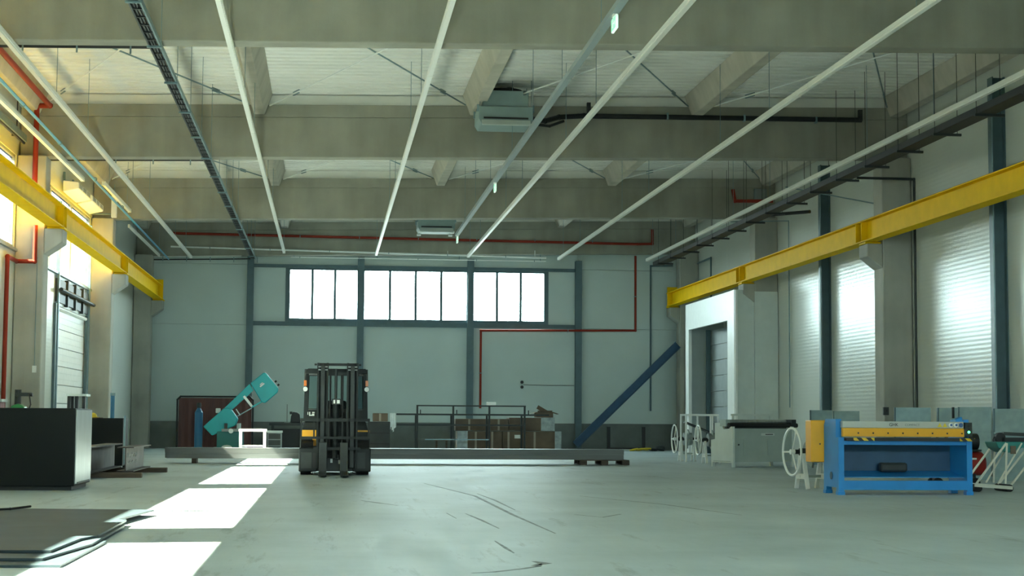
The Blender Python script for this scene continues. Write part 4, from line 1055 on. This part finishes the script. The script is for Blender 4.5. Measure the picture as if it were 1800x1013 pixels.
fr = MB(); fr.box(-4.78, 33.7, .1, -3.98, 33.73, 1.0); fr.box(-4.78, 34.5, .1, -3.98, 34.53, 1.0); fr.box(-4.78, 33.73, .1, -4.75, 34.5, 1.0); fr.box(-4.01, 33.73, .1, -3.98, 34.5, 1.0); fr.box(-4.78, 33.7, .07, -3.98, 34.53, .1)
fr.build('sides', 'cabinet', p)
for x in (-4.76, -4.06):
    for yy in (33.72, 34.45): box(x, yy, 0, x + .06, yy + .06, .069).build('foot', 'black', p)
MB().bar((-3.95, 33.72, .1), (-3.95, 33.72, 1.05), .03, .03).build('corner_post', 'galv', p)
p = thing('hard_hat', 'yellow hard hat on the rim of the dark steel bin', 'hard hat', (-4.62, 34.1, 1.0))
MB().box(-4.8, 33.9, 1.001, -4.45, 34.3, 1.012).build('board', 'wood', p)
MB().ball((-4.62, 34.1, 1.03), .085, 14, 8, (1, 1.15, .9)).build('shell', 'signyellow', p, smooth=True)
MB().tube((-4.62, 34.1, 1.012), (-4.62, 34.1, 1.022), .115, 16).build('brim', 'signyellow', p)
p = thing('blue_pipe', 'upright blue pipe beside the far left column', 'pipe', (-5.3, 42.6, 0))
MB().tube((-5.3, 42.6, 0), (-5.3, 42.6, 1.55), .05, 12).build('pipe', 'gasblue', p, smooth=True); MB().tube((-5.3, 42.6, 1.55), (-5.3, 42.6, 1.62), .062, 12).build('collar', 'galv', p)

# flat steel plates on the floor
pl = [([(-5.6, 11.95), (-1.78, 11.72), (-1.76, 14.0), (-5.6, 14.4)], 0.002, 'bottom steel plate of the flat stack at the lower left'),
      ([(-5.7, 12.25), (-1.95, 12.05), (-1.80, 13.4), (-1.82, 15.7), (-5.7, 15.9)], 0.022, 'middle steel plate of the flat stack at the lower left'),
      ([(-5.6, 12.7), (-1.97, 12.5), (-1.93, 13.7), (-1.84, 14.1), (-1.86, 16.2), (-1.95, 16.3), (-1.78, 17.95), (-5.4, 18.5)], 0.042, 'top steel plate of the flat stack at the lower left')]
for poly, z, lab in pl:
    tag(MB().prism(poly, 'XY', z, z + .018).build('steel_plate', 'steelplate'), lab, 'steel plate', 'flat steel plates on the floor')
tag(MB().path([(-4.2, 17.2, .078), (-3.55, 17.4, .078), (-3.2, 17.7, .08), (-3.05, 18.0, .09)], .013, 6).build('black_cable', 'black'), 'short black cable lying on the flat steel plates', 'cable')

# ------------------------------------------------------------------ right: sheet-metal machines
def decoiler(x, y, rz, label, ring2=False):
    p = thing('hand_wheel_stand', label, 'wheel stand', (x, y, 0), rz, group='white hand-wheel stands', local=True)
    MB().ring((0, 0, .56), (1, 0, 0), .355, .018, 40, 8).build('wheel_rim', 'white', p, smooth=True)
    for k in range(3):
        t = math.pi / 2 + .5 + k * 2 * math.pi / 3
        MB().tube((0, .04 * math.cos(t), .56 + .04 * math.sin(t)), (0, .35 * math.cos(t), .56 + .35 * math.sin(t)), .012, 8).build('spoke', 'white', p, smooth=True)
    MB().tube((-.03, 0, .56), (.04, 0, .56), .04, 14).build('hub', 'white', p)
    MB().tube((.04, 0, .56), (.62, 0, .56), .035, 12).build('shaft', 'black', p)
    MB().tube((.12, 0, .56), (.22, 0, .56), .055, 14).build('bearing', 'dark', p)
    for x0 in (.13, .46):
        s = MB()
        for sgn in (-1, 1): s.bar((x0 + .03, sgn * .05, .53), (x0 + .03, sgn * .22, .0), .055, .05, (1, 0, 0))
        s.box(x0, -.065, .44, x0 + .06, .065, .53); s.box(x0, -.165, .15, x0 + .06, .165, .23)
        s.build('a_frame', 'white', p)
    box(.13, -.02, .17, .52, .02, .21).build('tie_bar', 'machgrey', p)
    MB().tube((.24, 0, .56), (.44, 0, .56), .16, 22).build('drum', 'grey', p)
    for k in range(4):
        t = k * math.pi / 2 + .4
        MB().bar((.34, .15 * math.cos(t), .56 + .15 * math.sin(t)), (.34, .23 * math.cos(t), .56 + .23 * math.sin(t)), .16, .03, (1, 0, 0)).build('grip', 'machgrey', p)
    if ring2: MB().ring((.62, 0, .56), (1, 0, 0), .33, .02, 32, 6).build('far_rim', 'machgrey', p, smooth=True)
decoiler(7.03, 25.0, math.radians(7), 'large white hand-wheel stand beside the orange box of the blue machine')
decoiler(8.78, 42.1, 0.0, 'white hand-wheel stand farthest left, by the grey door porch', True)
decoiler(8.90, 39.9, 0.0, 'white hand-wheel stand next to the pale forming machine')

p = thing('tube_frame', 'white square-tube frame behind the far hand-wheel stands', 'frame', (9.25, 41.2, 0))
for x, yy in ((8.84, 41.0), (9.65, 41.0), (8.84, 41.6), (9.65, 41.6)): box(x - .02, yy - .02, 0, x + .02, yy + .02, 1.14).build('leg', 'white', p)
for yy in (41.0, 41.6): box(8.82, yy - .02, 1.141, 9.67, yy + .02, 1.19).build('top_rail', 'white', p)
for x in (9.13, 9.46): box(x - .018, 40.99, .5, x + .018, 41.02, 1.14).build('strut', 'white', p)
MB().bar((8.9, 41.35, .98), (9.6, 41.35, .70), .4, .03).build('dark_shelf', 'dark', p)

# pale sheet forming machine (turned a little)
p = thing('forming_machine', 'pale grey sheet forming machine with black rollers, between the wheel stands', 'machine', (8.9, 36.4, 0), math.radians(19), local=True)
L_ = 1.62
MB().prism([(.0, .10), (.0, .90), (.10, .90), (.16, .84), (.38, .84), (.44, .92), (.52, .98), (.74, .98), (.74, .62), (.90, .60), (.90, .10)], 'YZ', 0, .05).build('end_panel', 'machlight', p)
MB().prism([(.0, .10), (.0, .90), (.74, .98), (.90, .60), (.90, .10)], 'YZ', L_ - .05, L_).build('end_panel', 'machlight', p)
box(.05, .02, .12, L_ - .05, .05, .86).build('front_panel', 'machgrey', p)
box(.05, .84, .12, L_ - .05, .87, .60).build('rear_panel', 'machgrey', p)
for x0 in (.28, .92): box(x0, .008, .26, x0 + .56, .019, .62).build('hatch', 'machgrey', p)
q = box(.75, .008, .70, 1.10, .019, .755).build('name_plate', 'machlight', p); box(.86, .003, .718, 1.06, .0075, .737).build('lettering_bar', 'ink', q)
MB().tube((-.04, .12, .93), (L_ + .16, .12, .93), .05, 16).build('front_roller', 'black', p, smooth=True)
MB().tube((-.02, .26, .90), (L_ + .1, .26, .90), .05, 16).build('lower_roller', 'dark', p, smooth=True)
MB().tube((-.02, .30, 1.01), (L_ + .1, .30, 1.01), .045, 16).build('upper_roller', 'brushed', p, smooth=True)
box(.0, .36, .985, L_, .46, 1.03).build('top_beam', 'dark', p)
box(L_ - .02, .06, .90, L_ + .10, .34, 1.06).build('bearing_block', 'dark', p); box(-.05, .2, .90, .05, .45, 1.05).build('bearing_block', 'machgrey', p)
MB().bar((.35, .62, 1.16), (1.45, .62, 1.16), .03, .045).build('rear_rail', 'machlight', p)
for x in (.4, 1.4): box(x - .02, .6, .98, x + .02, .64, 1.15).build('rear_upright', 'machlight', p)
for x in (.0, L_ - .06):
    for yy in (.0, .83): box(x, yy, 0, x + .06, yy + .06, .10).build('foot', 'machlight', p)
box(-.006, .1, .12, -.001, .8, .14).build('lower_edge', 'machgrey', p)
MB().tube((.16, .006, .50), (.16, .019, .50), .02, 10).build('lock', 'ink', p)

# blue guillotine shear
p = thing('guillotine_shear', 'blue guillotine shear with orange blade beam at the right', 'shear', (8.08, 23.3, 0))
x0, x1, y0, y1 = 7.12, 9.06, 22.95, 23.66
side = [(y0, .05), (y0, .80), (y0 + .12, .80), (y0 + .12, 1.06), (y1 - .1, 1.06), (y1, .95), (y1, .05), (y1 - .12, .05), (y1 - .12, .10), (y0 + .12, .10), (y0 + .12, .05)]
for a in (x0, x1 - .08): 
    s = MB().prism(side, 'YZ', a, a + .08).build('side_plate', 'blue', p)
    for yy in (y0, y1 - .12): box(a - .01, yy, 0, a + .09, yy + .12, .049).build('foot', 'blue', s)
MB().tube((x0 - .012, y0 + .33, .26), (x0 - .002, y0 + .33, .26), .055, 18).build('round_cover', 'bluesteel', p)
box(x0 + .08, y0, .07, x1 - .08, y0 + .05, .20).build('lower_beam', 'blue', p)
box(x0 + .08, y0 + .01, .70, x1 - .08, y0 + .10, .755).build('upper_beam', 'blue', p)
box(x0 + .08, y1 - .06, .30, x1 - .08, y1 - .04, .78).build('shade_toned_rear_sheet', 'bluesteel', p)  # darker blue than the frame: shade of the recess put into the colour
MB().hexa([(x0 + .08, y0 + .12, .24), (x1 - .08, y0 + .12, .24), (x1 - .08, y1 - .07, .31), (x0 + .08, y1 - .07, .31)],
          [(x0 + .08, y0 + .12, .25), (x1 - .08, y0 + .12, .25), (x1 - .08, y1 - .07, .32), (x0 + .08, y1 - .07, .32)]).build('chute', 'blue', p)
box(x0 + .1, y0 - .05, .756, x1 + .02, y0 + .42, .80).build('table', 'black', p)
for a, b in ((x0 + .2, x0 + .50), (x1 - .2, x1 + .02)): box(a, y0 - .062, .757, b, y0 - .051, .799).build('hazard_edge', 'hazard', p)
box(x0 + .06, y0 - .02, .815, x1 - .12, y0 + .06, .935).build('hold_down_beam', 'orange', p, bevel=.006)
for k in range(8): MB().tube((x0 + .28 + k * .215, y0 - .028, .865), (x0 + .28 + k * .215, y0 - .021, .865), .012, 8).build('bolt', 'ink', p)
box(x0 + .06, y0 + .0, .936, x1 - .12, y0 + .10, 1.03).build('blade_beam', 'silver', p, bevel=.006)
text('GHK', .062, 'ink', p, (x0 + .80, y0 - .003, .982), (math.pi / 2, 0, 0), 'lettering')
text('COMPACT', .045, 'inkgrey', p, (x0 + 1.07, y0 - .003, .98), (math.pi / 2, 0, 0), 'lettering')
for k in range(2):
    xx = x0 + 1.47 + k * .075
    MB().prism([(xx - .034, .955), (xx + .034, .955), (xx, 1.012)], 'XZ', y0 - .006, y0 - .001).build('warning_triangle', 'signyellow', p)
for k in range(3): MB().tube((x0 + 1.63 + k * .075, y0 - .006, .982), (x0 + 1.63 + k * .075, y0 - .001, .982), .031, 16).build('round_sign', 'signblue' if k == 2 else 'white', p)
for k in range(2): MB().tube((x0 + 1.638 + k * .075, y0 - .010, .984), (x0 + 1.638 + k * .075, y0 - .0065, .984), .018, 12).build('sign_mark', 'signblue', p)
g = box(6.93, y0 + .69, .44, 7.17, y0 + .98, 1.04).build('gear_cover', 'orange', p, bevel=.012)
MB().tube((7.06, y0 + .682, .70), (7.06, y0 + .689, .70), .012, 8).build('bolt', 'ink', g)
c = box(x1 - .10, y0 - .01, .82, x1 - .0, y0 + .11, 1.02).build('control_box', 'dark', p)
MB().tube((x1 - .05, y0 - .02, .885), (x1 - .05, y0 - .011, .885), .018, 12).build('green_lamp', 'led', c)
for z in (.93, .97): MB().tube((x1 - .05, y0 - .02, z), (x1 - .05, y0 - .011, z), .014, 10).build('button', 'ink', c)
MB().prism([(x1 - .21, .94), (x1 - .21, 1.06), (x1 - .12, 1.10), (x1 - .10, 1.03), (x1 - .10, .94)], 'XZ', y0 + .07, y0 + .2).build('arm_bracket', 'blue', p)
box(x0 + .75, y0 + .42, .31, x0 + 1.15, y0 + .56, .44).build('motor', 'dark', p, bevel=.03)

# compressor behind the shear
p = thing('air_compressor', 'red tank air compressor with black motor behind the blue shear', 'compressor', (10.0, 25.6, 0))
MB().tube((9.45, 25.6, .38), (10.22, 25.6, .38), .19, 20).build('tank', 'redtank', p, smooth=True); MB().ball((10.22, 25.6, .38), .19, 14, 8, (.5, 1, 1)).build('tank_end', 'redtank', p, smooth=True)
MB().tube((9.70, 25.6, .72), (10.18, 25.6, .72), .13, 16).build('motor', 'black', p, smooth=True); box(9.6, 25.45, .571, 10.2, 25.75, .60).build('mount', 'dark', p)
for x in (9.5, 10.1):
    for yy in (25.48, 25.72): MB().tube((x, yy - .02, .08), (x, yy + .02, .08), .08, 12).build('wheel', 'rubber', p)
for x in (9.5, 10.1): box(x - .02, 25.5, .1, x + .02, 25.7, .22).build('leg', 'black', p)
mk = MB(); mk.box(10.02, 25.402, .44, 10.10, 25.406, .47); mk.build('white_marking', 'white', p)

# teal chop saw on its folding stand
p = thing('chop_saw', 'teal chop saw on cream folding tube legs at the right edge', 'chop saw', (10.3, 24.3, 0))
top = .72
for yy in (24.05, 24.5):
    MB().tube((9.55, yy, .12), (10.02, yy, top), .018, 8).build('leg', 'cream', p); MB().tube((10.05, yy, .06), (10.60, yy, top), .018, 8).build('leg', 'cream', p)
    MB().tube((10.00, yy, .12), (10.03, yy, top), .016, 8).build('leg', 'cream', p)
    MB().tube((9.88, yy, .12), (10.26, yy, top), .014, 8).build('leg', 'cream', p)
MB().bar((9.53, 24.05, .10), (10.1, 24.05, .06), .05, .05).build('skid', 'cream', p); MB().bar((9.53, 24.5, .10), (10.1, 24.5, .06), .05, .05).build('skid', 'cream', p)
for x in (9.58, 10.06): MB().tube((x, 24.03, .055), (x, 24.52, .055), .055, 12).build('wheel', 'rubber', p)
MB().prism([(9.86, .74), (9.9, .65), (10.02, .58), (10.16, .58), (10.26, .65), (10.7, .66), (10.7, .74)], 'XZ', 24.05, 24.5).build('saw_table', 'tealdark', p, bevel=.015)
box(10.02, 24.1, .741, 10.7, 24.45, .80).build('fence', 'black', p)
MB().tube((10.0, 24.2, .80), (10.0, 24.28, .80), .075, 20).build('blade_guard', 'black', p); MB().bar((10.05, 24.25, .86), (10.5, 24.25, .84), .08, .05).build('motor_arm', 'dark', p)
MB().ring((9.95, 24.24, .76), (0, 1, 0), .05, .014, 16, 6).build('handle', 'black', p)
box(10.08, 24.03, .56, 10.16, 24.048, .68).build('hanging_glove', 'card', p)

# galvanised sheets standing by the right wall
sh = [(11.55, 33.4, 12.2, 33.1, 1.32, 'galvanised sheet standing farthest left in the group by the right wall'), (12.05, 32.4, 12.5, 31.8, 1.30, 'narrow galvanised sheet second in the group by the right wall'),
      (11.7, 31.4, 12.45, 30.7, 1.30, 'wide pale galvanised sheet behind the control box of the blue shear'), (11.3, 29.3, 11.75, 28.9, 1.30, 'banded galvanised sheet right of the black pole'),
      (11.8, 28.9, 12.5, 28.3, 1.27, 'galvanised sheet at the right edge of the picture')]
for (xa, ya, xb, yb, h, lab) in sh:
    d = Vector((xb - xa, yb - ya, 0)).normalized(); n = Vector((-d.y, d.x, 0)) * .006; lean = Vector((-d.y, d.x, 0)) * .07
    if lean.y < 0: lean = -lean
    A, B = Vector((xa, ya, 0)), Vector((xb, yb, 0)); H = Vector((0, 0, h)) + lean
    p = thing('metal_sheet', lab, 'metal sheet', tuple((A + B) / 2), group='galvanised sheets by the right wall')
    MB().hexa([A, B, B + n, A + n], [A + H, B + H, B + n + H, A + n + H]).build('sheet', 'galv', p)
    MB().bar(A + H * .0 - n, A + H - n, .03, .02).build('edge_fold', 'post', p)
    MB().bar(A + H * .66 - n * 2, B + H * .66 - n * 2, .012, .02).build('crease', 'galv', p)
sh = [(11.4, 38.9, 11.85, 38.6, 1.29, 'small bluish sheet behind the left end of the blue shear'), (11.75, 38.2, 12.28, 37.9, 1.27, 'small bright sheet behind the blade beam of the shear')]
for (xa, ya, xb, yb, h, lab) in sh:
    p = thing('metal_sheet', lab, 'metal sheet', (xa, ya, 0), group='galvanised sheets by the right wall')
    MB().hexa([(xa, ya, 0), (xb, yb, 0), (xb, yb + .01, 0), (xa, ya + .01, 0)], [(xa, ya + .05, h), (xb, yb + .05, h), (xb, yb + .06, h), (xa, ya + .06, h)]).build('sheet', 'galv', p)
    MB().bar((xa, ya - .01, 0), (xa, ya + .04, h), .03, .02).build('edge_fold', 'post', p)
p = thing('support_pole', 'thin black pole standing between the galvanised sheets', 'pole', (11.45, 29.9, 0))
MB().tube((11.45, 29.9, 0), (11.45, 29.9, 1.30), .025, 10).build('pole', 'black', p); MB().tube((11.45, 29.9, 0), (11.45, 29.9, .03), .12, 16).build('base', 'dark', p)
MB().tube((11.45, 29.9, 1.02), (11.45, 29.9, 1.10), .05, 10).build('clamp', 'galv', p)
p = thing('switch_box', 'small dark switch on the face of the near right column', 'switch', (12.0, 35.28, 1.2))
box(11.94, 35.24, 1.17, 12.06, 35.298, 1.34).build('box', 'dark', p); box(11.98, 35.225, 1.24, 12.02, 35.239, 1.29).build('knob', 'black', p)
p = thing('control_switch', 'small white switch on the near left column', 'switch', (-5.98, 35.26, 1.9))
box(-6.02, 35.25, 1.92, -5.94, 35.298, 2.06).build('box', 'white', p); MB().tube((-5.98, 35.27, 2.06), (-5.98, 35.27, 4.3), .008, 6).build('conduit', 'galv', p)

p = thing('junction_box', 'upright white junction box hung in front of the far left column', 'junction box', (-5.82, 46.15, 6.45))
box(-5.90, 46.08, 6.42, -5.76, 46.24, 7.05).build('case', 'white', p, bevel=.01)
MB().path([(-6.42, 46.2, 6.52), (-5.9, 46.2, 6.52)], .02, 8).build('arm', 'galv', p)
MB().tube((-5.83, 46.16, 7.05), (-5.83, 46.16, zdeck(-5.83) - .45), .01, 6).build('hanger', 'galv', p)

p = thing('beam_junction_box', 'grey junction box on the right end of the third concrete beam', 'junction box', (12.15, 46.4, 7.25))
box(12.0, 46.34, 7.28, 12.35, 46.48, 7.62).build('case', 'trunk', p, bevel=.01); box(12.04, 46.325, 7.32, 12.31, 46.339, 7.58).build('cover', 'grey', p)
